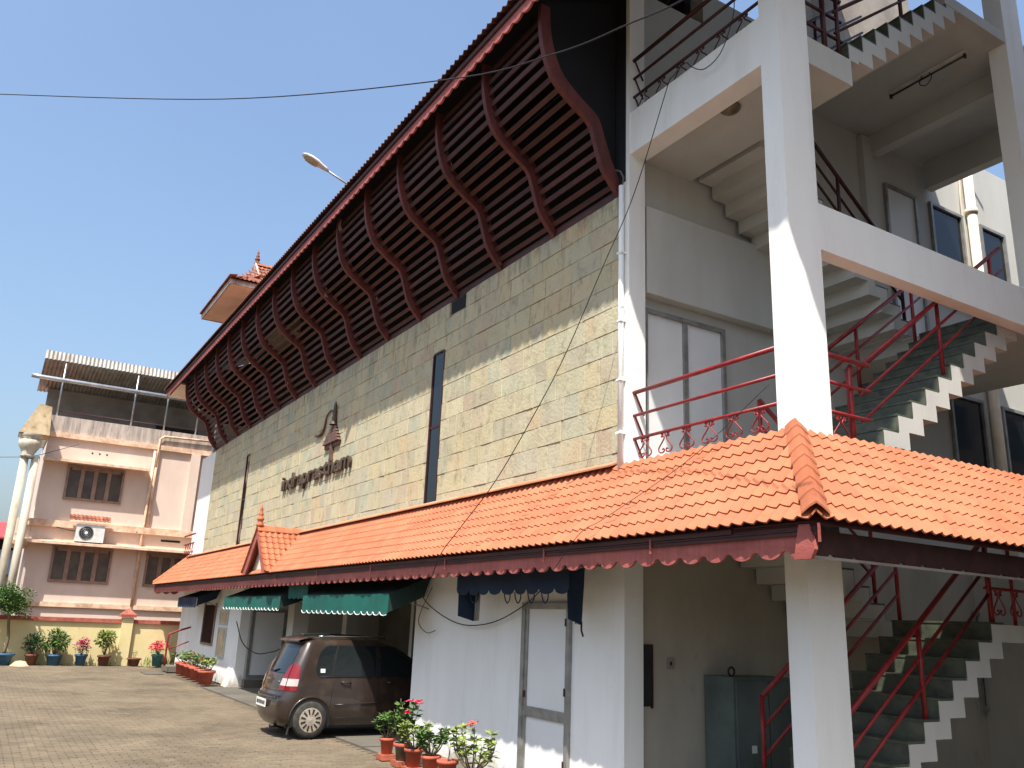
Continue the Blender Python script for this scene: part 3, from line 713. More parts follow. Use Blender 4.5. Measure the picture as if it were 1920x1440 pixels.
bx('half_landing', white_clean, B, XW, -5.16, 9.45, 13.0, 9.95, 10.12)
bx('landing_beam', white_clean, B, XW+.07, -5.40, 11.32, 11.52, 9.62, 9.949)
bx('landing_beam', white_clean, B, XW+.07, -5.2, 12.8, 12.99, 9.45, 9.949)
def flight(n, y1, z0, rise, run, x0, x1, dr, t=.16):
    root = None
    for i in range(1, n+1):
        ya = y1+dr*run*(i-1); yb = ya+dr*run; za = z0+rise*i; d = dr
        poly = [(ya, za), (yb, za), (yb, za-t), (ya+d*t, za-t), (ya+d*t, za-rise-t), (ya, za-rise-t)]
        if i == 1: poly = [(ya, za), (yb, za), (yb, za-t), (ya+d*t, za-t), (ya+d*t, za-rise+.004), (ya, za-rise+.004)]
        m = MB().prism(poly, 'x', x0, x1)
        if root is None: root = m.build('stair_flight', white_clean, B); par = root
        else: m.build('step', white_clean, par)
        MB().box(x0+.01, x1-.004, min(ya-d*.022, yb-d*.016), max(ya-d*.022, yb-d*.016), za+.001, za+.024).build('tread_slab', granite, par)
        MB().box(x0+.01, x1-.004, min(ya-d*.014, ya-d*.001), max(ya-d*.014, ya-d*.001), za-rise+.026, za-.001).build('riser_slab', granite, par)
    return par
FX0, FX1 = -6.52, -5.335
RX0, RX1 = XW+.075, -6.60
flight(11, 6.623, 0.012, .1898, .262, FX0, FX1, 1)
flight(8, 9.235, 2.10, .1875, .262, RX0, RX1, -1)
flight(12, 7.42, 3.60, .1917, .265, FX0, FX1, 1)
flight(12, 10.32, 5.90, .1917, .245, RX0, RX1, -1)
flight(9, 7.37, 8.20, .2105, .265, FX0, -5.165, 1)
bx('head_room_wall', greywall, B, XR-.35, XR-.092, 11.005, 13.0, 10.575, 14.2)  # grey in place of white: shade painted on both head room walls
bx('head_room_wall', greywall, B, XR-.35, XR-.092, 10.2, 11.0, 11.155, 14.2)
# railings: pipes, posts and wrought scrolls
def pipe(name, parent, pts, r, mat=red_pipe, n=8): return MB().tube(pts, r, n).build(name, mat, parent)
def scroll_pts(w, h):
    """half of a lyre scroll in the (s,z) plane, from the top curl to the bottom curl"""
    p = []
    cx, cz, rr_ = .24*w, h*.90, .16*w
    for k in range(9): t = math.pi*(1.9-k*.21); p.append((cx+.3*rr_*(1+k*.14)*math.cos(t), cz+.3*rr_*(1+k*.14)*math.sin(t)*1.6))
    p += [(.10*w, h*.80), (.10*w, h*.68), (.28*w, h*.48), (.46*w, h*.28), (.46*w, h*.12), (.30*w, h*.02), (.12*w, h*.05), (.06*w, h*.16), (.14*w, h*.22), (.20*w, h*.16)]
    return [(q.x, q.y) for q in catmull([(a, b_, 0) for a, b_ in p], 2)]
def scroll(name, parent, place, w, h, mat):
    m = MB(); pp = scroll_pts(w, h)
    m.tube([place(s, z) for s, z in pp], .0085, 5); m.tube([place(-s, z) for s, z in pp], .0085, 5)
    m.tube([place(0, h*.80), place(0, h*.97)], .007, 5)
    return m.build(name, mat, parent)
def front_rail(zb, dark):
    mt = dark_iron if dark else red_pipe
    top = pipe('front_railing', B, [(-7.60, Y0+.06, zb+.81), (-5.40, Y0+.06, zb+.81)], .026, mt)
    pipe('rail', top, [(-7.60, Y0+.06, zb+.53), (-5.40, Y0+.06, zb+.53)], .019, mt)
    pipe('rail', top, [(-7.60, Y0+.06, zb+.25), (-5.40, Y0+.06, zb+.25)], .019, mt)
    for i in range(6):
        x = -7.40+i*.345
        scroll('scroll', top, lambda s, z, x=x: (x+s, Y0+.06, zb+.01+z), .23, .23, mt)
    for zz in (.81, .53, .25): pipe('bracket', top, [(-7.58, Y0+.06, zb+zz), (-7.58, Y0+.20, zb+zz-.26)], .012, mt, 5)
    return top
front_rail(3.79, False)
front_rail(8.39, True)
def stair_rail(x, y1, z0, rise, run, n, dr, i0, i1, posts, mat=red_pipe, hs=(.90, .60, .32), name='stair_railing'):
    q = lambda i, h: (x, y1+dr*run*(i-1)+dr*.10, z0+rise*i+h)
    top = pipe(name, B, [q(i0, hs[0]), q(i1, hs[0])], .027, mat)
    for h in hs[1:]: pipe('rail', top, [q(i0, h), q(i1, h)], .018, mat)
    for i in posts: pipe('post', top, [q(i, .02), q(i, hs[0])], .024, mat)
    return top
stair_rail(FX1-.05, 6.623, 0.012, .1898, .262, 11, 1, -1.0, 11, (1, 6, 11))
stair_rail(FX0+.04, 6.623, 0.012, .1898, .262, 11, 1, 2, 11, (2, 6.5, 11))
stair_rail(RX1-.04, 9.235, 2.10, .1875, .262, 8, -1, 1, 8, (1, 4.5, 8))
stair_rail(FX1-.05, 7.42, 3.60, .1917, .265, 12, 1, .6, 12, (6.3, 11))
stair_rail(FX0+.04, 7.42, 3.60, .1917, .265, 12, 1, 1, 12, (1.2, 6.3, 11))
stair_rail(RX1-.04, 10.32, 5.90, .1917, .245, 12, -1, 1, 12, (1, 6, 11), dark_iron)
stair_rail(FX1+.12, 7.37, 8.20, .2105, .265, 9, 1, 0, 9, (.2, 5), dark_iron)
stair_rail(FX0+.04, 7.37, 8.20, .2105, .265, 9, 1, 0, 9, (.6, 5), dark_iron)
# short return railing from the column to the stair head
top = pipe('side_railing', B, [(-5.22, 6.64, 4.58), (-5.22, 7.34, 4.58)], .027)
for zz in (4.30, 4.0): pipe('rail', top, [(-5.22, 6.64, zz), (-5.22, 7.34, zz)], .019)
pipe('post', top, [(-5.26, 7.08, 3.6), (-5.26, 7.08, 4.50), (-5.28, 7.14, 4.545)], .032)
pipe('post', top, [(-5.55, 6.52, 3.6), (-5.55, 6.52, 4.40), (-5.42, 6.60, 4.52)], .032)
for y in (6.86,): scroll('scroll', top, lambda s, z, y=y: (-5.22, y+s, 3.72+z), .24, .26, red_pipe)
top = pipe('side_railing', B, [(-5.22, 6.64, 9.0), (-5.22, 7.34, 9.0)], .027, dark_iron)
for zz in (8.72, 8.45): pipe('rail', top, [(-5.22, 6.64, zz), (-5.22, 7.34, zz)], .019, dark_iron)
pipe('post', top, [(-5.22, 7.02, 8.2), (-5.22, 7.02, 9.0)], .03, dark_iron)
# half landing guards
for (z, y0, y1, mt) in ((2.10, 9.3, 10.8, red_pipe), (5.90, 11.4, 13.0, dark_iron)):
    top = pipe('landing_railing', B, [(-5.40, y0, z+.95), (-5.40, y1, z+.95)], .025, mt)
    for h in (.66, .38): pipe('rail', top, [(-5.40, y0, z+h), (-5.40, y1, z+h)], .017, mt)
    for k in range(4):
        y = y0+.1+(y1-y0-.2)*k/3; pipe('post', top, [(-5.40, y, z), (-5.40, y, z+.95)], .02, mt)
    for k in range(4): scroll('scroll', top, lambda s, zz, y=y0+.25+k*.32: (-5.40, y+s, z+.1+zz), .22, .26, mt)
top = pipe('landing_railing', B, [(-5.42, 12.95, 6.85), (-6.9, 12.95, 6.85)], .025, dark_iron)
# things in the stair hall
tag(part('ceiling_lamp', lamp_dark, None, lambda m: m.lathe([(.001, -.07), (.07, -.062), (.115, -.03), (.125, 0), (.125, .015)], (-6.22, 6.55+.0, 7.86-.017), 20)), 'round frosted ceiling lamp under the landing above the first floor balcony', 'lamp')
t = empty('tube_light', (-5.9, 10.6, 9.9), 'bare tube light with a dangling wire under the top landing', 'lamp')
bx('batten', lamp_white, t, -6.75, -5.55, 10.52, 10.58, 9.90, 9.945)
part('tube', glass_grey, t, lambda m: m.tube([(-6.72, 10.55, 9.87), (-5.58, 10.55, 9.87)], .016, 8))
for x in (-6.74, -5.57): bx('tube_holder', dark_iron, t, x-.012, x+.012, 10.53, 10.57, 9.83, 9.90)
part('wire', cable_m, t, lambda m: m.tube(catmull([(-6.2, 10.53, 9.93), (-6.24, 10.5, 9.78), (-6.15, 10.5, 9.70), (-6.05, 10.5, 9.78), (-6.1, 10.53, 9.9)], 4), .008, 5))
c = empty('metal_cabinet', (-7.45, 7.9, .012), 'grey green metal switch cabinet under the stairs', 'cabinet')
bx('carcass', cab_m, c, -7.755, -7.30, 7.42, 8.35, .03, 1.42)
bx('door_panel', cab_m, c, -7.298, -7.28, 7.45, 7.95, .1, 1.38); bx('door_panel', cab_m, c, -7.298, -7.28, 7.97, 8.32, .1, 1.38)
bx('plinth', dark_iron, c, -7.755, -7.31, 7.44, 8.33, .012, .03)
bx('paper_label', trim_w, c, -7.279, -7.276, 7.66, 7.74, .62, .70)
MB().tube([(-7.5, 7.6+.05*math.cos(t_), 1.47+.05*math.sin(t_)) for t_ in [k*math.pi/6 for k in range(12)]], .012, 5, closed=True).build('lifting_ring', dark_iron, c)
bd = empty('notice_board', (XW, 6.52, 1.1), 'narrow dark notice board beside the corner pilaster', 'board')
bx('backing', glass_grey, bd, XW+.002, XW+.02, 6.47, 6.62, 1.08, 1.72); bx('board_frame', dark_iron, bd, XW+.002, XW+.03, 6.62, 6.64, 1.06, 1.74); bx('board_frame', dark_iron, bd, XW+.002, XW+.03, 6.47, 6.62, 1.72, 1.74)
sb = empty('switch_box', (XW, 6.9, 1.5), 'small grey switch box on the stair hall wall', 'switch')
bx('box_cover', greywall, sb, XW+.002, XW+.035, 6.86, 6.95, 1.48, 1.60); bx('switch_key', dark_iron, sb, XW+.036, XW+.045, 6.885, 6.905, 1.52, 1.56)

# ================================================================== SIGN ON THE STONE WALL
sg = empty('wall_sign', (-19.0, Y0-.02, 4.9), 'dark raised lettering in one long word across the stone wall', 'sign')
def glyph(ch, size):
    cu = bpy.data.curves.new('t', 'FONT'); cu.body = ch; cu.size = size; cu.extrude = .03; cu.offset = .008; cu.resolution_u = 3
    to = bpy.data.objects.new('t', cu); COL.objects.link(to)
    bpy.context.view_layer.update(); dg = bpy.context.evaluated_depsgraph_get()
    me = bpy.data.meshes.new_from_object(to.evaluated_get(dg)); bpy.data.objects.remove(to); bpy.data.curves.remove(cu); return me
word = 'indraprastham'; ms = [glyph(c, .52) for c in word]; ws = []
for me in ms:
    xs = [v.co.x for v in me.vertices]; ws.append((min(xs), max(xs)))
gap = .035; tot = sum(b_-a for a, b_ in ws)+gap*(len(ws)-1); sx = 4.75/tot; x = -21.42
for me, (a, c) in zip(ms, ws):
    for v in me.vertices: v.co = Vector(((v.co.x-a)*sx, -v.co.z, v.co.y))
    me.materials.append(letter_m); me.flip_normals() if False else None
    o = bpy.data.objects.new('letter', me); COL.objects.link(o); o.parent = sg; o.location = Vector((x, Y0-.045, 4.92))-sg.location
    x += (c-a+gap)*sx
em = empty('wall_emblem', (-17.9, Y0-.02, 5.55), 'dark wooden temple roof emblem with a curling lamp bracket above the lettering', 'emblem')
EXX = -17.95
def ebox(name, x0, x1, z0, z1, t=.06): return bx(name, emblem_m, em, EXX+x0, EXX+x1, Y0-.012-t, Y0-.012, z0, z1)
ebox('post', -.05, .05, 5.20, 5.62)
for i, (w0, z0) in enumerate(((.50, 5.62), (.43, 5.70), (.36, 5.78), (.29, 5.86), (.22, 5.94))): 
    MB().prism([(EXX-w0, z0), (EXX+w0, z0), (EXX+w0-.10, z0+.07), (EXX-w0+.10, z0+.07)], 'y', Y0-.10+.008*i, Y0-.012).build('roof_tier', emblem_m, em)
MB().prism([(EXX-.46, 5.52), (EXX+.46, 5.52), (EXX+.48, 5.615), (EXX-.48, 5.615)], 'y', Y0-.05, Y0-.012).build('roof_base', emblem_m, em)
part('spire', letter_m, em, lambda m: m.lathe([(.11, 0), (.09, .06), (.05, .10), (.06, .16), (.045, .2), (.05, .30), (.035, .34), (.04, .44), (.02, .5), (.001, .56)], (EXX+.05, Y0-.06, 6.02), 10))
part('curl', emblem_m, em, lambda m: m.tube(catmull([(EXX-.08, Y0-.04, 6.38), (EXX-.34, Y0-.04, 6.41), (EXX-.56, Y0-.04, 6.30), (EXX-.62, Y0-.04, 6.12), (EXX-.72, Y0-.04, 6.00), (EXX-.92, Y0-.04, 5.95), (EXX-1.2, Y0-.04, 5.98)], 4), .016, 6, r1=.036))

# ================================================================== AWNINGS
def awning(name, label, x0, x1, yv, zt, zv, zb, ywall, mt, md, trim, pitch, lobes_to=None):
    t = empty(name, ((x0+x1)/2, Y0, zb), label, 'awning', 'awnings under the canopy')
    m = MB(); n = 10; prev = None
    for i in range(n+1):
        x = x0+(x1-x0)*i/n; sag = -.05*math.sin(math.pi*i/n)-.012*math.sin(i*2.1)
        cur = [(x, ywall, zt+sag*.3), (x, (ywall+yv)/2, (zt+zv)/2-.03+sag), (x, yv, zv)]
        if prev: m.add(prev+cur, [(0, 1, 4, 3), (1, 2, 5, 4)], 0, True)
        prev = cur
    top = m.build('canvas_top', md, t, fix=False)
    mm = MB(); scallop(mm, x0, x1, zv, zb, pitch, .05, .006, lambda x, tt, z: (x, yv-.004-tt+.012*math.sin(x*5), z), notch=False); mm.build('valance', mt, t)
    if trim:
        mm = MB(); N = max(1, round((x1-x0)/pitch)); p = (x1-x0)/N; pts = []
        for i in range(N):
            for k in range(6):
                e = (k/6-.5)*2; xx = x0+p*(i+k/6); pts.append((xx, yv-.014+.012*math.sin(xx*5), zb+.05*(1-math.sqrt(1-e*e))))
        mm.tube(pts, .008, 4); mm.build('braid', trim_w, t)
    for x in (x0, x1):
        MB().add([(x, ywall, zt), (x, yv, zv), (x, yv, zb+.05), (x, ywall-.1, zv-.02)], [(0, 1, 2, 3)]).build('side_flap', md, t, fix=False)
        MB().tube([(x+(.02 if x == x0 else -.02), ywall, zt-.5), (x+(.02 if x == x0 else -.02), yv+.01, zv-.02)], .012, 6).build('arm', alum, t)
    return t
awning('green_awning', 'large teal canvas awning with scalloped edge hanging above the brown car', -16.6, -12.5, 5.42, 2.58, 2.28, 1.95, 6.12, green_c, green_d, True, .27)
awning('green_awning', 'teal canvas awning above the porch doorway left of the big one', -22.9, -18.1, 5.42, 2.58, 2.28, 1.98, 6.12, green_c, green_d, True, .27)
awning('green_awning', 'narrow teal awning strip between the two larger teal awnings', -18.0, -16.75, 5.55, 2.62, 2.50, 2.22, 6.12, green_c, green_d, False, .24)
awning('navy_awning', 'small dark navy awning above the barred window at the far end', -29.3, -26.6, 5.50, 2.55, 2.30, 2.0, 6.14, navy, navy_in, False, .27)
t = empty('folded_awning', (-9.2, 6.1, 1.9), 'half folded navy canvas awning above the white ground floor door', 'awning', 'awnings under the canopy')
nx0, nx1, ny = -10.62, -7.98, 5.62
m = MB(); m.add([(nx0+.12, 6.16, 2.63), (nx1-.1, 6.16, 2.63), (nx1, ny, 2.54), (nx0, ny, 2.54)], [(0, 1, 2, 3)]); m.build('canvas_top', navy, t, fix=False)
mm = MB(); scallop(mm, nx0, nx1, 2.54, 2.25, .29, .07, .006, lambda x, tt, z: (x, ny-.004-tt+.015*math.sin(x*6), z), notch=False); mm.build('valance', navy, t)
for (xa, xb) in ((nx0+.01, nx0+.06), (nx1-.06, nx1-.01)):
    s_ = 1 if xa < -9 else -1
    f = MB().add([(xa, ny, 2.53), (xa, ny+.26, 2.56), (xa+.02*s_, ny+.24, 1.92), (xa-.02*s_, ny+.02, 1.98),
                  (xa+.1*s_, ny+.28, 2.56), (xa+.13*s_, ny+.26, 1.93)], [(0, 1, 2, 3), (1, 4, 5, 2)]).build('side_flap', navy, t, fix=False)
    for k in range(3): MB().tube([(xa+s_*(.05+.045*k), ny+.26, 2.40), (xa+s_*(.06+.045*k), ny+.25, 1.93)], .013, 6).build('folded_arm', alum, t)
    MB().tube([(xa, 6.16, 2.60), (xa, ny, 2.53)], .012, 6).build('arm', alum, t)
for i, x in enumerate((-10.2, -9.35, -9.1, -8.8, -8.5)):
    w = .14 if i else .22
    MB().tube(catmull([(x-w/2, ny+.02, 2.28), (x-w*.4, ny+.03, 2.2), (x, ny+.03, 2.15), (x+w*.4, ny+.03, 2.2), (x+w/2, ny+.02, 2.28)], 3), .008, 5).build('cord_loop', navy_in, t)
MB().tube([(nx1-.10, 5.87, 1.96), (nx1-.10, 5.87, 1.86), (nx1-.05, 5.86, 1.80)], .012, 5).build('crank_hook', dark_iron, t)

# ================================================================== ROOF PAVILION, STREET LAMP
pv = empty('roof_pavilion', (-27.8, 6.4, 10.4), 'small tiled pavilion with a spired gable rising behind the long eave', 'pavilion')
bx('pavilion_wall', cream, pv, -29.0, -26.5, 6.5, 9.2, 10.9, 11.78)
bx('soffit', cream, pv, -29.75, -25.75, 5.05, 9.8, 11.78, 11.84)
bx('eave_board', parapet_m, pv, -29.80, -25.70, 5.0, 5.05, 11.76, 11.93); bx('eave_board', parapet_m, pv, -25.75, -25.70, 5.05, 9.8, 11.76, 11.93); bx('eave_board', parapet_m, pv, -29.80, -29.75, 5.05, 9.8, 11.76, 11.93)
pc = -27.75; b = MB(); nn = 9
def conc(t): return 11.93+1.45*(t**1.35)
for sgn in (1, -1):
    ex = pc+sgn*2.1
    a = Vector((0, 1, 0))
    for r in range(nn):
        t0, t1 = r/nn, (r+1)/nn
        x0, x1 = ex+(pc-ex)*t0, ex+(pc-ex)*t1; z0, z1 = conc(t0), conc(t1)
        u = Vector((x1-x0, 0, z1-z0)).normalized(); aa = a; n = aa.cross(u)
        if n.z < 0: aa = -a; n = aa.cross(u)
        rot = Matrix((aa, u, n)).transposed(); y = 4.95+t0*1.3
        while y < 9.8:
            base = Vector((x0, y+TW/2, z0)); b.add([rot @ Vector(v)+base for v in TGEO[0]], TGEO[1]); y += TW
u0_ = None
for r in range(nn-3):
    t0, t1 = r/nn, (r+1)/nn; y0_, y1_ = 4.95+t0*2.2, 4.95+t1*2.2; z0, z1 = conc(t0), conc(t1)
    a = Vector((1, 0, 0)); u = Vector((0, y1_-y0_, z1-z0)).normalized(); n = a.cross(u); rot = Matrix((a, u, n)).transposed()
    x = pc-2.1*(1-t0)
    while x < pc+2.1*(1-t0)-.1:
        base = Vector((x+TW/2, y0_, z0)); b.add([rot @ Vector(v)+base for v in TGEO[0]], TGEO[1]); x += TW
tag(b.build('roof_tile_field', tile_old, pv), kind='stuff')
MB().add([(pc-2.1, 5.0, 11.90), (pc+2.1, 5.0, 11.90), (pc+.7, 6.3, 12.75), (pc-.7, 6.3, 12.75), (pc, 6.3, 13.4), (pc, 9.8, 13.4), (pc+2.1, 9.8, 11.9), (pc-2.1, 9.8, 11.9)],
         [(0, 1, 2, 3), (3, 2, 4), (1, 6, 5, 4, 2), (0, 3, 4, 5, 7)]).build('roof_bed', tile_old, pv, fix=False)
MB().prism([(pc-.75, 12.75), (pc+.75, 12.75), (pc, 13.52)], 'y', 6.12, 6.18).build('gable_board', parapet_m, pv)
finial('finial', (pc, 6.2, 13.42), .85, tile_old, pv)
cap_row('ridge_tile', (pc, 6.2, 13.42), (pc, 9.7, 13.42), (-1, 0, -.5), (1, 0, -.5), 10, w=.13, mat=tile_old, parent=pv, h=0)
sl = empty('street_lamp', (-15.1, 5.3, 9.9), 'white street lamp head on a thin arm leaning out above the roof edge', 'lamp')
part('arm', alum, sl, lambda m: m.tube([(-15.12, 5.55, 10.15), (-15.14, 5.0, 10.36), (-15.15, 4.5, 10.55)], .022, 8))
def lamphead(m):
    st = [(0, .045, .05, .0), (.06, .06, .06, 0), (.15, .075, .07, .0), (.24, .11, .085, 0), (.38, .125, .085, 0), (.5, .105, .06, 0), (.57, .05, .02, 0)]
    d = Vector((0, -.93, .33)).normalized(); s_ = Vector((1, 0, 0)); n = s_.cross(d); n = n if n.z > 0 else -n
    o = Vector((-15.15, 4.52, 10.54)); K = 10; vs = []; fs = []
    for (t_, w, h, _) in st:
        for k in range(K):
            a = 2*math.pi*k/K; y_ = math.sin(a)*h*(1.0 if math.sin(a) > 0 else .35); vs.append(o+d*t_+s_*w*math.cos(a)+n*y_)
    for i in range(len(st)-1):
        for k in range(K): fs.append((i*K+k, i*K+(k+1) % K, (i+1)*K+(k+1) % K, (i+1)*K+k))
    fs += [tuple(range(K)), tuple((len(st)-1)*K+k for k in range(K))]
    m.add(vs, fs, 0, True)
part('housing', lamp_white, sl, lamphead)
d_ = Vector((0, -.93, .33)).normalized(); n_ = Vector((0, -.33, -.93)).normalized(); o_ = Vector((-15.15, 4.52, 10.54))
MB().add([o_+d_*t_+Vector((s_, 0, 0))+n_*.034 for (t_, s_) in ((.22, -.08), (.22, .08), (.34, .105), (.46, .09), (.52, 0), (.46, -.09), (.34, -.105))], [tuple(range(7))]).build('lens', lamp_lens, sl, fix=False)

# ================================================================== BOUNDARY WALL
YX = -33.3
bw = empty('boundary_wall', (YX, 3.0, 0), 'low yellow boundary wall with red coping at the back of the courtyard', 'wall')
bx('wall_face', yellow, bw, YX-.2, YX, -14, 9, -.03, 1.40)
bx('coping', redbrown, bw, YX-.25, YX+.07, -14, 9, 1.402, 1.53)
for y in (4.46, -1.3, -7.1):
    p = bx('pillar', yellow, bw, YX-.2, YX+.14, y, y+.36, -.03, 1.56) if y != 4.46 else bx('pillar', yellow, bw, YX-.21, YX+.14, y, y+.36, -.03, 1.60)
    m = MB(); c_ = (YX-.03, y+.18); w = .25
    m.add([(c_[0]-w, c_[1]-w, 1.61), (c_[0]+w, c_[1]-w, 1.61), (c_[0]+w, c_[1]+w, 1.61), (c_[0]-w, c_[1]+w, 1.61), (c_[0]-w, c_[1]-w, 1.70), (c_[0]+w, c_[1]-w, 1.70), (c_[0]+w, c_[1]+w, 1.70), (c_[0]-w, c_[1]+w, 1.70), (c_[0], c_[1], 1.92)],
          [(3, 2, 1, 0), (0, 1, 5, 4), (1, 2, 6, 5), (2, 3, 7, 6), (3, 0, 4, 7), (4, 5, 8), (5, 6, 8), (6, 7, 8), (7, 4, 8)]); m.build('pillar_cap', redbrown, p)

# ================================================================== PINK HOUSE
PX = -34.95
H = empty('pink_house', (PX-4, 4.0, 0), 'pale pink house with window hoods and tin roofed terrace behind the yellow wall', 'house')
bx('wall', pink, H, PX-8, PX, 1.22, 16, 0, 7.90)
bx('plinth_band', pink_trim, H, PX+.002, PX+.09, 1.0, 9, 1.86, 2.02)
bx('floor_band', pink_trim, H, PX+.002, PX+.16, .8, 9, 4.62, 4.86)
bx('parapet', parapet_m, H, PX-.2, PX+.02, 1.20, 12, 8.05, 8.66)
bx('cornice', pink_trim, H, PX-.1, PX+.12, 1.10, 12, 7.86, 8.05)
bx('pilaster', pink, H, PX+.002, PX+.14, 6.25, 6.6, 4.86, 7.86)
def hood(y0, y1, z, p=.62): 
    return MB().prism([(PX+.001, z-.02), (PX+p, z-.06), (PX+p, z+.03), (PX+.001, z+.12)], 'y', y0, y1).build('window_hood', pink_trim, H)
hood(1.18, 4.75, 6.98); hood(.9, 7.6, 4.05, .68)
def hwin(y0, y1, z0, z1, n=4):
    w = bx('window', house_pane, H, PX+.002, PX+.012, y0, y1, z0, z1)
    f = .075
    bx('window_frame', winframe, w, PX+.002, PX+.07, y0-f, y0, z0-f, z1+f); bx('window_frame', winframe, w, PX+.002, PX+.07, y1, y1+f, z0-f, z1+f)
    bx('window_frame', winframe, w, PX+.002, PX+.07, y0, y1, z0-f, z0); bx('window_frame', winframe, w, PX+.002, PX+.07, y0, y1, z1, z1+f)
    for i in range(1, n):
        y = y0+(y1-y0)*i/n; bx('mullion', winframe, w, PX+.013, PX+.06, y-.07, y+.07, z0, z1)
    for i in range(n):
        y = y0+(y1-y0)*(i+.5)/n
        bx('sash_rail', winframe, w, PX+.013, PX+.045, y-(y1-y0)/n/2+.072, y+(y1-y0)/n/2-.072, z1-.09, z1-.001)
hwin(2.1, 3.9, 5.72, 6.83); hwin(2.1, 3.92, 2.80, 3.90); hwin(5.25, 7.0, 2.80, 3.90)
for (y, z0, z1) in ((4.9, 2.0, 7.8), (5.02, 4.9, 7.9)):
    part('downpipe', pink_trim, H, lambda m: m.tube([(PX+.1, y, z0), (PX+.1, y, z1)], .05, 8))
part('downpipe', pink_trim, H, lambda m: m.tube([(PX+.12, 5.0, 7.2), (PX+.12, 5.02, 8.28), (PX+.12, 5.15, 8.40), (PX+.12, 7.2, 8.46)], .045, 8))
for i in range(3): part('vent_hole', black, H, lambda m: m.tube([(PX+.001, 2.75+i*.25, 7.43), (PX+.006, 2.75+i*.25, 7.43)], .035, 8))
bx('vent_slot', black, H, PX+.002, PX+.02, 5.6, 6.3, 4.40, 4.47)
# side balcony slabs on the left
bx('side_balcony', pink, H, PX-2.5, PX-.02, .75, 1.215, 4.05, 4.86)
bx('balcony_slab', pink_trim, H, PX-2.5, PX+.30, .62, 1.215, 3.92, 4.05)
# round columns with capital at the corner
for (x, y, r) in ((-34.1, .58, .13), (-34.1, .92, .13)):
    part('column', tan_pale, H, lambda m: m.tube([(x, y, 0), (x, y, 6.95)], r, 14))
part('capital', tan_pale, H, lambda m: m.lathe([(.17, 0), (.26, .06), (.19, .13), (.27, .30), (.36, .44), (.37, .62), (.30, .66), (.40, .72), (.40, .84)], (-34.1, .66, 6.85), 14))
MB().prism([(.25, 7.69), (1.20, 7.69), (1.12, 8.72), (.72, 8.78)], 'x', -34.95, -33.8).build('corner_block', tan, H)
# terrace under a tin roof
bx('terrace_back_wall', greywall, H, PX-3.2, PX-3.0, 1.0, 14, 7.9, 10.3)
bx('terrace_shutter', glass_grey, H, PX-2.99, PX-2.96, 5.2, 6.9, 8.2, 9.4)
bx('terrace_floor', cement, H, PX-3.0, PX-.2, 1.2, 14, 7.8, 7.95)
m = MB(); N = 150; vs = []
for i in range(N+1):
    y = .62+i*.07; dz = .022*(1 if i % 2 else -1)
    vs += [(PX-.3, y, 10.70+dz), (PX+.05, y, 10.74+dz), (PX-3.6, y, 10.25+dz)]
fs = []
for i in range(N): fs += [(3*i, 3*i+1, 3*i+4, 3*i+3), (3*i+2, 3*i, 3*i+3, 3*i+5)]
m.add(vs, fs); m.build('tin_roof', tin, H, fix=False)
m = MB(); vs = []
for i in range(N+1):
    y = .62+i*.07; dx = .018*(1 if i % 2 else -1); vs += [(PX+.06+dx, y, 10.74), (PX-.02+dx, y, 11.08)]
m.add(vs, [(2*i, 2*i+1, 2*i+3, 2*i+2) for i in range(N)]); m.build('tin_fascia', tin, H, fix=False)
part('roof_gutter', steel, H, lambda m: m.tube([(PX+.15, .30, 10.0), (PX+.15, .62, 9.98), (PX+.15, 9, 9.98)], .085, 10))
for y in (1.35, 3.9, 5.1, 6.3):
    part('terrace_post', steel, H, lambda m: m.tube([(PX-.08, y, 8.6), (PX+.0, y, 10.72)], .035, 6))
part('terrace_rail', dark_iron, H, lambda m: m.tube([(PX-.1, 1.3, 8.86), (PX-.1, 9, 8.86)], .02, 5))
# air conditioner on a bracket under its own tiled hood
ac = empty('air_conditioner', (PX+.4, 3.05, 4.10), 'white outdoor air conditioner unit on the pink house under a tiled hood', 'air conditioner')
bx('casing', lamp_white, ac, PX+.25, PX+.60, 2.62, 3.55, 4.14, 4.76)
part('fan_grille', cartrim, ac, lambda m: m.tube([(PX+.601, 2.95, 4.46), (PX+.615, 2.95, 4.46)], .24, 20))
part('fan_hub', lamp_white, ac, lambda m: m.tube([(PX+.616, 2.95, 4.46), (PX+.63, 2.95, 4.46)], .06, 12))
for k in range(3): part('grille_ring', steel, ac, lambda m: m.tube([(PX+.622, 2.95+(.1+.06*k)*math.cos(q*math.pi/10), 4.46+(.1+.06*k)*math.sin(q*math.pi/10)) for q in range(20)], .005, 4, closed=True))
for y in (2.7, 3.45): bx('bracket', dark_iron, ac, PX+.02, PX+.62, y, y+.04, 4.10, 4.138)
part('refrigerant_pipe', cable_m, ac, lambda m: m.tube(catmull([(PX+.4, 2.6, 4.5), (PX+.3, 2.3, 4.55), (PX+.1, 2.0, 4.62)], 4), .02, 5))
hd = empty('hood_of_tiles', (PX+.3, 3.0, 4.9), 'short row of red roof tiles sheltering the air conditioner', 'hood')
hd.name = 'tiled_hood'
for r in range(2):
    for k in range(5):
        a = Vector((0, 1, 0)); u = Vector((-.85, 0, .53)); u.normalize(); n = a.cross(u); rot = Matrix((a, u, n)).transposed()
        inst('roof_tile', tmesh(TGEO, 'roof_tile', tile_old) if (r, k) == (0, 0) else hd.children[0].data, hd, (PX+.66-r*.16, 2.48+k*.27, 4.86+r*.10), rot)
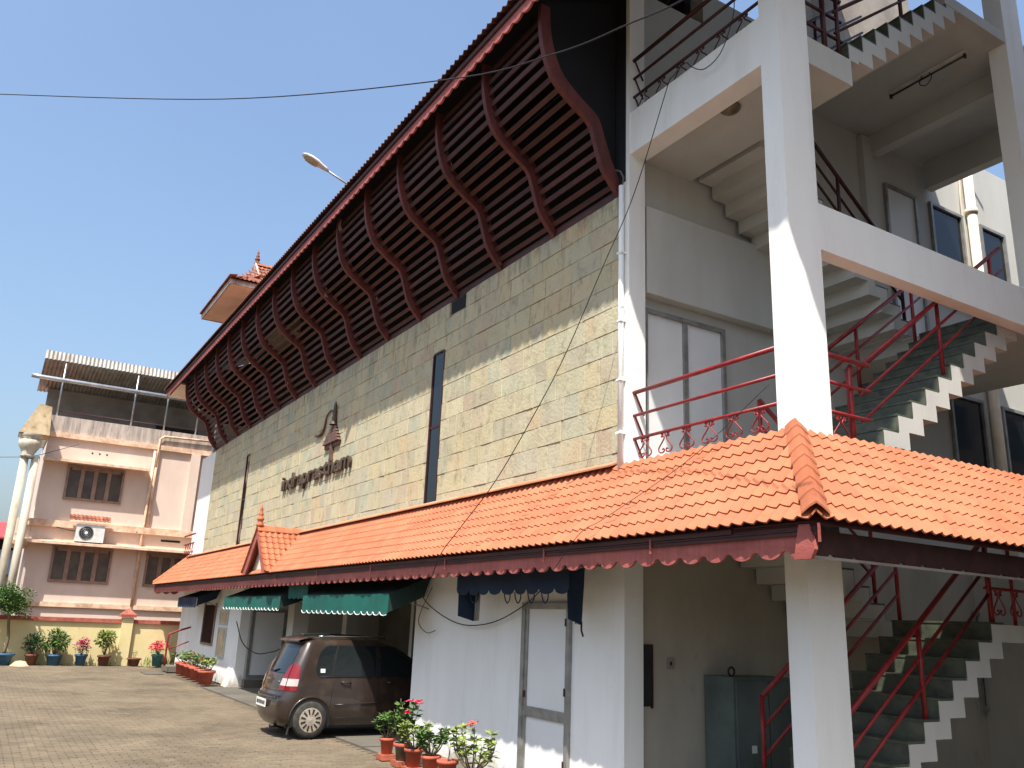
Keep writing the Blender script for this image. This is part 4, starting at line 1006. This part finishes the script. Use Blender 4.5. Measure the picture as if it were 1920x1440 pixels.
# distant shed beyond the left edge
sh = empty('far_shed', (-48, -1.5, 0), 'distant low shed with red tin roof at the left edge', 'shed')
bx('shed_wall', greywall, sh, -52, -46.5, -8, 1.6, 0, 4.3)
bx('shed_opening', black, sh, -46.499, -46.45, -6, 1.2, 4.3-.0, 4.75)
MB().prism([(-45.6, 4.75), (-45.6, 4.82), (-49, 5.75), (-52.6, 4.82), (-52.6, 4.75), (-49, 5.66)], 'y', -8.5, 1.05).build('tin_roof', shed_red, sh)
bx('sheet_wall', shed_blue, sh, -46.44, -46.40, -8, 1.9, 3.2, 4.29)

# ================================================================== CAR
car = empty('parked_car', (-14.84, 4.40, .012), 'dusty brown hatchback parked nose first in the porch', 'car')
def interp(tab, v):
    if v <= tab[0][0]: return tab[0][1]
    for (a, p), (c, q) in zip(tab, tab[1:]):
        if v <= c: return p+(q-p)*(v-a)/(c-a)
    return tab[-1][1]
YR = [(.18, .10), (.24, .05), (.32, .01), (.45, 0), (.60, .02), (.68, .07), (.78, .085), (.92, .12), (1.05, .17), (1.25, .26), (1.40, .33), (1.47, .36), (1.52, .44), (1.54, .62)]
YF = [(.18, 3.42), (.30, 3.50), (.50, 3.50), (.65, 3.46), (.78, 3.36), (.86, 3.12), (.92, 2.78), (1.05, 2.58), (1.25, 2.32), (1.40, 2.10), (1.47, 1.95), (1.52, 1.75), (1.54, 1.5)]
WZ = [(.18, .64), (.24, .69), (.32, .715), (.45, .732), (.60, .738), (.75, .735), (.88, .725), (.93, .712), (1.05, .69), (1.25, .645), (1.40, .60), (1.47, .565), (1.52, .50), (1.54, .43)]
ZS = [.18, .21, .24, .28, .32, .38, .45, .52, .60, .68, .75, .82, .88, .93, .98, 1.05, 1.15, 1.25, 1.33, 1.40, 1.44, 1.47, 1.50, 1.52, 1.54]
US = [0, .006, .014, .025, .04, .06, .09, .13, .18, .25, .33, .41, .5, .58, .66, .74, .81, .87, .91, .94, .96, .975, .986, .994, 1]
def cw(z, u):
    w = interp(WZ, z); e = .0
    if u < .075: e = (1-u/.075)**2.4*.10
    if u > .90: e = ((u-.90)/.10)**2.2*.17
    return w-e
def cp(z, u, off=0.0):
    y = interp(YR, z)*(1-u)+interp(YF, z)*u
    return Vector((cw(z, u)+off, y, z))
def uy_(z, y):
    a, c = interp(YR, z), interp(YF, z); return min(1, max(0, (y-a)/(c-a)))
def pside(y, z, off=.004, sx_=1):
    u = uy_(z, y); return Vector((sx_*(cw(z, u)+off), y, z))
def prear(x, z, off=.004):
    w = cw(z, 0); return Vector((x, interp(YR, z)-.075*(1-(x/w)**2 if abs(x) < w else 0)-off, z))
CL = car.location
def cbuild(m, name, mat, parent=car):
    m.v = [(v[0]+CL.x, v[1]+CL.y, v[2]+CL.z) for v in m.v]; return m.build(name, mat, parent)
m = MB(); nz, nu = len(ZS), len(US)
for sgn in (1, -1):
    vs = [Vector((sgn*cp(z, u).x, cp(z, u).y, z)) for z in ZS for u in US]
    m.add(vs, [(i*nu+j, i*nu+j+1, (i+1)*nu+j+1, (i+1)*nu+j) for i in range(nz-1) for j in range(nu-1)], 0, True)
K = 14
def capgrid(u, bow):
    vs = []
    for z in ZS:
        p = cp(z, u)
        for k in range(K+1):
            t = -1+2*k/K; vs.append((p.x*t, p.y+bow*(1-t*t), z))
    m.add(vs, [(i*(K+1)+k, i*(K+1)+k+1, (i+1)*(K+1)+k+1, (i+1)*(K+1)+k) for i in range(nz-1) for k in range(K)], 0, True)
capgrid(0, -.075); capgrid(1, .09)
vs = []
for u in US:
    p = cp(1.54, u)
    for k in range(K+1):
        t = -1+2*k/K; bow = (-.075*(1-u)**8+.09*u**8)*(1-t*t); vs.append((p.x*t, p.y+bow, 1.54+.022*(1-t*t)))
m.add(vs, [(i*(K+1)+k, i*(K+1)+k+1, (i+1)*(K+1)+k+1, (i+1)*(K+1)+k) for i in range(nu-1) for k in range(K)], 0, True)
me_o = cbuild(m, 'body', carpaint)
bm = bmesh.new(); bm.from_mesh(me_o.data); bmesh.ops.remove_doubles(bm, verts=bm.verts, dist=.0006); bmesh.ops.recalc_face_normals(bm, faces=bm.faces); bm.to_mesh(me_o.data); bm.free()
cbuild(MB().box(-.62, .62, .15, 3.4, .16, .2), 'underbody', cartrim)
def patch(fn, rows, name, mat, parent=car, smooth=True):
    """rows: list of (z, a0, a1); fn(a,z)->point"""
    mm = MB(); n = 8; vs = []
    for (z, a0, a1) in rows:
        for k in range(n+1): vs.append(fn(a0+(a1-a0)*k/n, z))
    mm.add(vs, [(i*(n+1)+k, i*(n+1)+k+1, (i+1)*(n+1)+k+1, (i+1)*(n+1)+k) for i in range(len(rows)-1) for k in range(n)], 0, smooth)
    return cbuild(mm, name, mat, parent)
for sx_ in (1, -1):
    f = lambda a, z: pside(a, z, .005, sx_)
    patch(f, [(.94, .60, .80), (.97, .56, .80), (1.05, .545, .82), (1.2, .57, .85), (1.33, .63, .88), (1.40, .70, .90), (1.425, .78, .905)], 'quarter_window', carglass)
    patch(f, [(.95, .85, 1.60), (1.1, .865, 1.60), (1.25, .895, 1.60), (1.40, .93, 1.60), (1.43, .95, 1.60)], 'rear_door_window', carglass)
    patch(f, [(.95, 1.68, 2.62), (1.1, 1.68, 2.44), (1.25, 1.68, 2.22), (1.40, 1.68, 2.0), (1.43, 1.68, 1.94)], 'front_door_window', carglass)
    f2 = lambda a, z: pside(a, z, .004, sx_)
    patch(f2, [(.93, .80, .85), (1.1, .82, .865), (1.25, .845, .895), (1.43, .895, .95)], 'window_pillar', cartrim); patch(f2, [(.93, 1.60, 1.68), (1.2, 1.60, 1.68), (1.43, 1.60, 1.68)], 'window_pillar', cartrim)
    for (ya, yb) in ((.80, .86), (1.62, 1.65), (2.62, 2.66)):
        cbuild(MB().tube([pside(ya+(yb-ya)*t/5, .30+.62*t/5, .002, sx_) for t in range(6)], .004, 4), 'door_seam', cartrim)
    cbuild(MB().tube([pside(y/10, .30, .002, sx_) for y in range(9, 27, 2)], .004, 4), 'door_seam', cartrim)
    cbuild(MB().tube([pside(y/10, .50+.004*(y-8), .008, sx_) for y in range(9, 27, 2)], .010, 5), 'rub_strip', carpaint)
    cbuild(MB().tube([pside(y/10, .935, .006, sx_) for y in range(6, 27, 2)], .007, 4), 'belt_trim', cartrim)
    for yh in (.98, 1.80):
        cbuild(MB().tube([pside(yh, .85, .002, sx_), pside(yh+.03, .855, .03, sx_), pside(yh+.14, .845, .03, sx_), pside(yh+.17, .84, .002, sx_)], .014, 6), 'door_handle', carpaint)
    # tail lamp: red over clear over red
    tl = lambda a, z: pside(a+interp(YR, z), z, .010, sx_)
    patch(tl, [(.90, .0, .15), (.98, .0, .135), (1.06, .0, .11), (1.12, .0, .07)], 'tail_lamp', lamp_red)
    patch(tl, [(.79, .0, .16), (.90, .0, .15)], 'lamp_lens', lamp_clear); patch(tl, [(.72, .0, .16), (.79, .0, .16)], 'tail_lamp', lamp_red)
    rl = lambda a, z: prear(sx_*a, z, .010)
    q = lambda z: cw(z, 0)
    patch(rl, [(.90, q(.9)-.15, q(.9)), (.98, q(.98)-.115, q(.98)), (1.06, q(1.06)-.08, q(1.06)), (1.12, q(1.12)-.035, q(1.12))], 'tail_lamp', lamp_red)
    patch(rl, [(.79, q(.79)-.18, q(.79)), (.90, q(.9)-.15, q(.9))], 'lamp_lens', lamp_clear); patch(rl, [(.72, q(.72)-.19, q(.72)), (.79, q(.79)-.18, q(.79))], 'tail_lamp', lamp_red)
    cbuild(MB().tube([(sx_*.50, y_/10, 1.565+.015*math.sin((y_-6)/12*3.14)) for y_ in range(6, 19)], .014, 6), 'roof_rail', cartrim if sx_ < 0 else chrome)
    mr = MB(); mr.lathe([(.001, -.07), (.06, -.06), (.085, 0), (.06, .06), (.001, .07)], (0, 0, 0), 10); mr.xf(Matrix.Translation(Vector((sx_*.85, 2.42, 1.0))) @ Matrix.Diagonal((1, .6, 1, 1)))
    cbuild(mr, 'wing_mirror', carpaint)
patch(lambda a, z: prear(a, z, .006), [(.98, -.53, .53), (1.05, -.53, .53), (1.2, -.52, .52), (1.33, -.50, .50), (1.40, -.47, .47)], 'rear_window', carglass)
patch(lambda a, z: prear(a, z, .02), [(.62, -.60, .60), (.645, -.60, .60)], 'bumper_step', cartrim)
sp = MB(); vs = []
for k in range(13):
    t = -1+k/6; x_ = .53*t; b_ = .07*(1-t*t)
    vs += [(x_, .30-b_+.02, 1.455), (x_, .255-b_, 1.475), (x_, .265-b_, 1.497), (x_, .52-b_, 1.557)]
sp.add(vs, [(4*k+j, 4*k+j+1, 4*k+5+j, 4*k+4+j) for k in range(12) for j in range(3)], 0, True); sp.add([vs[i] for k in range(13) for i in (4*k, 4*k+3)], [(2*k, 2*k+1, 2*k+3, 2*k+2) for k in range(12)])
cbuild(sp, 'roof_spoiler', carpaint)
cbuild(MB().box(-.26, .26, -.11, -.098, .44, .56), 'number_plate', plate_m)
for i, (a, w) in enumerate(((-.22, .05), (-.155, .04), (-.09, .05), (-.02, .045), (.05, .05), (.12, .04), (.18, .05))): cbuild(MB().box(a, a+w, -.113, -.1105, .475, .53), 'plate_mark', cartrim)
cbuild(MB().tube([(.36, .10, .17), (.36, -.03, .165)], .03, 8), 'exhaust', cartrim)
cbuild(MB().box(-.10, .10, -.02, .0, .86, .885), 'hatch_handle', chrome)
cbuild(MB().tube([prear(-.2, 1.0, .01), prear(.05, .99, .02), prear(.22, 1.03, .02)], .012, 5), 'rear_wiper', cartrim)
cbuild(MB().box(.44, .60, .60, .84, 1.0, 1.06), 'window_sticker', plate_m) if False else None
cbuild(MB().add([pside(.62, 1.0, .008), pside(.70, 1.0, .008), pside(.70, 1.06, .008), pside(.62, 1.06, .008)], [(0, 1, 2, 3)]), 'window_sticker', plate_m)
for zz in (.70, .97): cbuild(MB().tube([prear(-.5+k*.1, zz, .002) for k in range(11)], .004, 4), 'hatch_seam', cartrim)
cbuild(MB().tube([prear(.30, .84, .006), prear(.42, .84, .006)], .012, 5), 'badge', chrome)
cbuild(MB().tube([prear(-.5+k*.1, .60, .012) for k in range(11)], .012, 5), 'bumper_lip', carpaint)
def wheel(wx, wy, sx_):
    R_ = .282; n = 28
    arch = MB(); pts = [Vector((sx_*(.742), wy+.335*math.cos(t), R_+.335*math.sin(t))) for t in [math.pi*k/16-.35*(1-2*k/16)*1.0 for k in range(17)]]
    vs = [Vector((sx_*.744, wy, R_))]+[Vector((sx_*.744, p.y, max(p.z, .17))) for p in pts]
    arch.add(vs, [(0, i, i+1) for i in range(1, len(pts))]); cbuild(arch, 'wheel_arch', cartrim)
    lip = MB(); lip.tube([Vector((sx_*.742, wy+.345*math.cos(t), max(.2, R_+.345*math.sin(t)))) for t in [math.pi*k/16 for k in range(17)]], .016, 6); cbuild(lip, 'arch_lip', carpaint)
    t = MB(); prof = [(.19, -.085), (.255, -.085), (.275, -.065), (R_, -.03), (R_, .03), (.275, .065), (.255, .085), (.19, .085)]
    vs = []
    for (r, h) in prof:
        for j in range(n): a = 2*math.pi*j/n; vs.append((sx_*(.70+h), wy+r*math.cos(a), R_+r*math.sin(a)))
    t.add(vs, [(i*n+j, i*n+(j+1) % n, (i+1)*n+(j+1) % n, (i+1)*n+j) for i in range(len(prof)-1) for j in range(n)], 0, True)
    ty = cbuild(t, 'wheel', tyre_m)
    h = MB(); vs = [(sx_*.797, wy, R_)]; xo = sx_*.79
    for rr_, dx in ((.05, .0), (.185, -.005), (.197, -.02)):
        for j in range(n): a = 2*math.pi*j/n; vs.append((xo+sx_*dx, wy+rr_*math.cos(a), R_+rr_*math.sin(a)))
    h.add(vs, [(0, 1+j, 1+(j+1) % n) for j in range(n)]+[(1+i*n+j, 1+i*n+(j+1) % n, 1+(i+1)*n+(j+1) % n, 1+(i+1)*n+j) for i in range(2) for j in range(n)], 0, False)
    cbuild(h, 'wheel_cover', hub_m, ty)
    for j in range(12):
        a = 2*math.pi*(j+.5)/12; ca, sa = math.cos(a), math.sin(a); w1, w2 = .014, .030; x_ = xo+sx_*.0035
        P = lambda r, s_: (x_, wy+r*ca-s_*sa, R_+r*sa+s_*ca)
        cbuild(MB().add([P(.085, -w1*.7), P(.085, w1*.7), P(.165, w1), P(.165, -w1)], [(0, 1, 2, 3)]), 'cover_slot', cartrim, ty)
for wy in (.50, 2.86):
    for sx_ in (1, -1): wheel(0, wy, sx_)
cbuild(MB().add([(.60, .17, .06), (.755, .15, .06), (.755, .18, .24), (.60, .20, .24)], [(0, 1, 2, 3)]), 'mud_flap', cartrim)

# ================================================================== PLANTS
def leafq(m, p, d, ln, wd, mi=0):
    d = d.normalized(); s_ = d.cross(Vector((0, 0, 1)))
    if s_.length < .05: s_ = Vector((1, 0, 0))
    s_.normalize(); nrm = s_.cross(d)
    roll = rnd.uniform(-.7, .7); s_ = s_*math.cos(roll)+nrm*math.sin(roll)
    dr = Vector((0, 0, -ln*.14))
    m.add([p, p+d*ln*.5+s_*wd+dr*.3, p+d*ln+dr, p+d*ln*.5-s_*wd+dr*.3], [(0, 1, 2), (0, 2, 3)], mi)
def pot_geo(m, c, r, h, mi=0):
    m.lathe([(.001, .0), (r*.70, 0), (r*.92, h*.80), (r*1.08, h*.81), (r*1.10, h*.97), (r*1.0, h), (r*.93, h*.97), (r*.9, h*.85), (.001, h*.84)], c, 16, mi)
def rosette_plant(c, h, spread, nst, mats, leafn, lsize, flowers=0, fm=None, par=None, fs=.045):
    """adenium: swollen forking stems with a tuft of leaves at each tip"""
    st = MB(); lf = MB(); fl = MB()
    for i in range(nst):
        a = 2*math.pi*i/nst+rnd.uniform(-.5, .5); tip = Vector(c)+Vector((math.cos(a)*spread*rnd.uniform(.4, 1), math.sin(a)*spread*rnd.uniform(.4, 1), h*rnd.uniform(.65, 1)))
        mid = Vector(c).lerp(tip, .5)+Vector((math.cos(a)*spread*.15, math.sin(a)*spread*.15, -h*.06))
        pts = catmull([Vector(c), mid, tip], 4); st.tube(pts, .013, 5, r1=.003)
        for q in range(leafn):
            t = rnd.random()**.5; k = min(len(pts)-1, int((.45+.55*t)*(len(pts)-1))); b_ = rnd.uniform(0, 6.28)
            d = Vector((math.cos(b_), math.sin(b_), rnd.uniform(-.15, .9))); leafq(lf, pts[k], d, lsize*rnd.uniform(.7, 1.2), lsize*.22)
        if flowers and i < flowers:
            for q in range(5):
                o = tip+Vector((rnd.gauss(0, .03), rnd.gauss(0, .03), rnd.uniform(0, .05))); b0 = rnd.uniform(0, 6)
                for k in range(5):
                    b_ = b0+k*1.257; leafq(fl, o, Vector((math.cos(b_)-.3, math.sin(b_)-.4, .35)), fs, fs*.42)
    st.build('stem', bark, par); tag(lf.build('foliage', mats, par, fix=False), kind='stuff')
    if fl.v: tag(fl.build('blossom', fm, par, fix=False), kind='stuff')
def bush(c, r, h, n, mat, lsize, par, flowers=0, fm=None, name='foliage'):
    lf = MB(); fl = MB(); st = MB(); cl = []
    for i in range(9):
        a = rnd.uniform(0, 6.28); cl.append((Vector((math.cos(a)*r*rnd.uniform(0, .65), math.sin(a)*r*rnd.uniform(0, .65), h*rnd.uniform(.35, .82))), r*rnd.uniform(.32, .55)))
    for (o, rad) in cl: st.tube([Vector(c), Vector(c)+o*.5+Vector((0, 0, .02)), Vector(c)+o], .010, 5, r1=.004)
    for i in range(n):
        o, rad = cl[rnd.randrange(len(cl))]; d = Vector((rnd.gauss(0, 1), rnd.gauss(0, 1), rnd.gauss(0, .9))).normalized()
        p = Vector(c)+o+d*rad*rnd.uniform(.45, 1.0); leafq(lf, p, d+Vector((rnd.gauss(0, .5), rnd.gauss(0, .5), .2)), lsize*rnd.uniform(.6, 1.25), lsize*.26)
    for i in range(flowers):
        o, rad = cl[rnd.randrange(len(cl))]; d = Vector((abs(rnd.gauss(0, 1)), rnd.gauss(0, 1), abs(rnd.gauss(0, 1)))).normalized(); p = Vector(c)+o+d*rad
        for k in range(5): b_ = k*1.257; leafq(fl, p, Vector((math.cos(b_)+.3, math.sin(b_), .5)), lsize*.8, lsize*.32)
    st.build('stem', bark, par); tag(lf.build(name, mat, par, fix=False), kind='stuff')
    if fl.v: tag(fl.build('blossom', fm, par, fix=False), kind='stuff')
def potted(loc, r, h, pm, label, group, base=None):
    t = empty('potted_plant', (loc[0], loc[1], 0.012), label, 'potted plant', group)
    z = 0.012
    if base: 
        for dx in (-.06, .06): bx('supporting_brick', brickm, t, loc[0]+dx-.055, loc[0]+dx+.055, loc[1]-.11, loc[1]+.11, z, z+base)
        z += base+.001
    pb = MB(); pot_geo(pb, (loc[0], loc[1], z), r, h); pb.build('pot', pm, t)
    MB().lathe([(.001, 0), (r*.89, 0)], (loc[0], loc[1], z+h*.87), 14).build('soil', soil, t)
    return t, (loc[0], loc[1], z+h*.87)
gn = 'potted plants along the white ground floor wall'
t, c = potted((-11.85, 5.28), .105, .215, terracotta, 'leafy plant in a red clay pot at the porch end of the near row', gn, .07)
rosette_plant(c, .40, .2, 10, leaf, 30, .10, par=t)
t, c = potted((-11.27, 5.25), .11, .215, grey_pot, 'tall pink flowered plant in a mossy grey pot with red rim', gn, .07)
MB().lathe([(.119, .172), (.127, .176), (.127, .217), (.110, .220)], (c[0], c[1], .083), 16).build('pot_rim', terracotta, t)
rosette_plant(c, .60, .20, 9, leaf, 30, .10, 3, petal, t, .055)
t, c = potted((-10.87, 5.23), .12, .225, terracotta, 'bushy green plant in the clay pot third from the porch', gn, .05)
rosette_plant(c, .38, .24, 10, leaf_y, 28, .095, par=t)
t, c = potted((-10.31, 5.20), .12, .22, terracotta, 'dark leaved plant in the clay pot fourth from the porch', gn, .05)
rosette_plant(c, .38, .22, 10, leaf, 30, .095, par=t)
t, c = potted((-9.91, 5.23), .125, .22, terracotta, 'nearly bare clay pot holding a single thin stem', gn, .05)
rosette_plant(c, .24, .06, 1, leaf_y, 6, .08, par=t)
t, c = potted((-9.42, 5.30), .13, .20, terracotta, 'wide desert rose with sparse branches and red blossoms nearest the camera', gn)
rosette_plant(c, .56, .50, 14, leaf_y, 22, .11, 1, petal_r, t, .05)
gl = 'potted plants against the far left ground floor wall'
for i, (x, y) in enumerate(((-28.9, 5.80), (-28.1, 5.78), (-27.3, 5.76), (-26.5, 5.74), (-25.7, 5.72), (-24.95, 5.66))):
    lb = ['farthest small clay pot of the row by the barred window', 'second farthest clay pot of the row by the barred window', 'third clay pot from the far end below the barred window',
          'leafy clay pot below the small wall recess', 'clay pot with a red blossom in the row at the porch corner', 'nearest clay pot of the row at the porch corner'][i]
    t, c = potted((x, y), .22, .36, terracotta, lb, gl)
    rosette_plant(c, .42, .28, 6, leaf_y if i % 2 else leaf, 14, .14, 1 if i in (2, 4) else 0, petal_r, t, .07)
gy_ = 'potted plants along the yellow boundary wall'
def yw(y, r, h, pm, label): return potted((YX+.42, y), r, h, pm, label, gy_)
t, c = yw(1.86, .20, .34, brown_pot, 'dark bush in a brown pot shaded by the corner tree'); bush(c, .42, .75, 620, leaf_d, .10, t)
t, c = yw(2.52, .24, .34, blue_pot, 'broad round bush in a blue pot'); bush(c, .52, .80, 950, leaf, .11, t)
t, c = yw(3.32, .19, .36, blue_pot, 'pale pink bougainvillea in a small blue pot'); bush(c, .30, .55, 260, leaf, .08, t, 75, petal_p)
t, c = yw(4.02, .20, .34, brown_pot, 'yellow green shrub in a brown pot beside the wall pillar'); bush(c, .40, .88, 620, leaf_y, .11, t)
t, c = yw(4.98, .22, .26, brown_pot, 'almost empty brown pot right of the wall pillar'); rosette_plant(c, .3, .1, 3, leaf_y, 8, .09, par=t)
t, c = yw(5.72, .19, .40, teal_pot, 'crimson flowering plant in a tapered teal pot'); bush(c, .42, .42, 160, leaf, .08, t, 110, petal)
t, c = potted((YX+.5, 1.05), .30, .36, blue_pot, 'clipped round tree in a blue tub at the left edge', gy_)
t.name = 'potted_tree'; t['category'] = 'tree'
part('trunk', bark, t, lambda m: m.tube(catmull([Vector(c), Vector(c)+Vector((.03, .04, .5)), Vector(c)+Vector((-.02, -.03, 1.0)), Vector(c)+Vector((.02, -.05, 1.5))], 4), .055, 8, r1=.035))
lf = MB(); st = MB(); cc = Vector(c)+Vector((0, -.12, 1.62)); cl = []
for i in range(26):
    d = Vector((rnd.gauss(0, 1), rnd.gauss(0, 1), rnd.gauss(0, 1))).normalized(); o = cc+Vector((d.x*.62, d.y*.68, d.z*.58))*rnd.uniform(.35, 1); cl.append(o); st.tube([cc+Vector((0, 0, -.35)), (cc+o)/2, o], .014, 4, r1=.004)
for i in range(5200):
    o = cl[rnd.randrange(26)]; d = Vector((rnd.gauss(0, 1), rnd.gauss(0, 1), rnd.gauss(0, 1))).normalized(); leafq(lf, o+d*.26*rnd.random()**.4, d+Vector((0, 0, .3)), rnd.uniform(.05, .10), .022)
st.build('branches', bark, t); tag(lf.build('crown', leaf, t, fix=False), kind='stuff')
m = MB()
for i in range(260):
    y = rnd.choice((rnd.uniform(5.3, 7.2), rnd.uniform(5.9, 6.9), rnd.uniform(1, 6))); hgt = rnd.uniform(.15, .5) if y > 5.3 else rnd.uniform(.06, .16)
    leafq(m, Vector((YX+.05+rnd.random()*.25, y, .0)), Vector((rnd.gauss(0, .3), rnd.gauss(0, .3), 1)), hgt, .012)
tag(m.build('weeds', leaf_y), 'tufts of dry weeds at the foot of the yellow wall', 'weeds', kind='stuff')
m = MB(); m.lathe([(.001, .16), (.15, .14), (.26, .07), (.30, 0)], (YX+.75, 1.55, .0), 9); m.v = [(v[0]+rnd.gauss(0, .02), v[1]+rnd.gauss(0, .03), v[2]) for v in m.v]
tag(m.build('crumpled_sack', tan), 'pale crumpled sack lying beside the blue tub', 'sack')
mc = bx('drain_cover', cement, None, -29.8, -28.7, 4.75, 5.25, -.01, .03); tag(mc, 'flat concrete drain cover set in the paving near the far corner', 'drain cover')
st_ = empty('entrance_step', (-30.0, 5.8, 0), 'small white step with a red handrail at the far building corner', 'step')
bx('step_block', cement, st_, -31.2, -30.0, 5.6, 6.17, .0, .16)
part('handrail', red_pipe, st_, lambda m: m.tube(catmull([(-29.9, 5.45, .2), (-29.9, 5.45, 1.05), (-29.9, 5.55, 1.2), (-29.9, 6.1, 1.4)], 4), .03, 6))
part('handrail', red_pipe, st_, lambda m: m.tube([(-29.9, 5.5, .7), (-29.9, 6.1, .95)], .02, 6))
# small balcony railing at the far end of the facade
fr = pipe('far_railing', B, [(-30.25, 5.9, 4.42), (-31.9, 5.9, 4.42)], .03, red_pipe)
pipe('rail', fr, [(-30.25, 5.9, 4.12), (-31.9, 5.9, 4.12)], .022)
for k in range(4): scroll('scroll', fr, lambda s, z, x=-30.4-k*.38: (x+s, 5.9, 3.78+z), .28, .32, red_pipe)

# ================================================================== CABLES
def cable(name, label, pts, r, mat=cable_m, n=8):
    o = MB().tube(catmull(pts, n), r, 5).build(name, mat); tag(o, label, 'cable'); return o
cable('overhead_cable', 'long black cable sagging across the sky from the left edge', [(-19.4, -2.6, 12.0), (-17.56, -1.32, 11.38), (-13.05, 2.0, 10.03), (-8.63, 3.94, 8.58), (-6.61, 4.32, 7.88), (-5.34, 4.31, 7.41), (-4.53, 4.25, 7.09), (-3.05, 3.95, 6.5)], .009)
cable('hanging_cable', 'black cable running slantwise down the stone wall from the top railing', [(-6.76, 6.1, 8.36), (-7.18, 5.9, 6.96), (-7.53, 5.7, 6.06), (-7.99, 5.5, 5.03), (-8.42, 5.35, 4.33), (-8.99, 5.2, 3.6), (-9.54, 5.06, 3.08), (-9.95, 4.99, 2.74), (-10.31, 5.05, 2.44), (-11.64, 5.6, 2.23), (-12.69, 5.9, 2.48)], .006)
cable('cable_loop', 'slack cable looping over the white wall beside the navy awning', [(-13.06, 6.1, 2.52), (-12.57, 6.1, 2.18), (-11.8, 6.1, 1.94), (-11.12, 6.1, 1.86), (-10.37, 6.1, 1.93), (-9.64, 6.08, 2.14), (-9.09, 6.0, 2.34)], .008)
cable('loose_wire', 'short loose wire end dangling under the fascia beside the porch', [(-12.3, 6.05, 2.40), (-12.75, 6.1, 2.05), (-12.8, 6.1, 1.85), (-12.5, 6.1, 1.72), (-12.2, 6.1, 1.76)], .007, cable_g)
cable('thin_wire', 'thin dark wire crossing the orange tiles from the red railing', [(-5.42, 6.1, 4.2), (-6.31, 5.93, 3.60), (-6.93, 5.33, 2.99), (-7.09, 5.12, 2.82), (-7.55, 5.10, 2.45)], .0035)
cable('railing_cable', 'black cable drooping in a curve below the topmost front railing', [(-5.66, 6.11, 9.3), (-5.67, 6.1, 8.76), (-5.72, 6.1, 8.51), (-5.91, 6.1, 8.21), (-6.17, 6.1, 8.16), (-6.37, 6.1, 8.31), (-6.48, 6.1, 8.43), (-6.69, 6.1, 8.38), (-6.76, 6.1, 8.36)], .006)
cable('porch_cable', 'slack black cable hanging across the porch doorway', [(-24.0, 6.05, 1.68), (-22.93, 6.0, 1.17), (-21.59, 6.0, .98), (-20.29, 6.0, 1.07), (-19.83, 6.1, 1.18)], .014)
cable('far_wire', 'faint thin wire meeting the pink house from the left', [(-34, -3, 6.4), (-34, -.16, 6.76), (-34, .79, 6.92), (-34.2, 1.41, 7.2), (-34.4, 2.21, 7.61)], .012, cable_g)

# ================================================================== ADDED BLOCKS: unseen, put beyond the frame to darken the stair bay
def shade_block(name, x0, x1, y0, y1, h, face):
    o = bx(name, parapet_m, None, x0, x1, y0, y1, 0, h); tag(o, kind='structure')
    for fl in range(int(h//3.2)):
        if face == 'y':
            x = x0+1.2
            while x < x1-1.6: bx('window_pane', glass_grey, o, x, x+1.3, y1+.004, y1+.03, fl*3.2+1.0, fl*3.2+2.3); x += 3.4
        else:
            y = y0+1.2
            while y < y1-1.6: bx('window_pane', glass_grey, o, x0-.03, x0-.004, y, y+1.3, fl*3.2+1.0, fl*3.2+2.3); y += 3.4
    return o
shade_block('shade_block_south', -44, 10, -32, -24, 7.0, 'y')
shade_block('shade_block_east', -1.4, 6, 8.3, 32, 12.5, 'x')
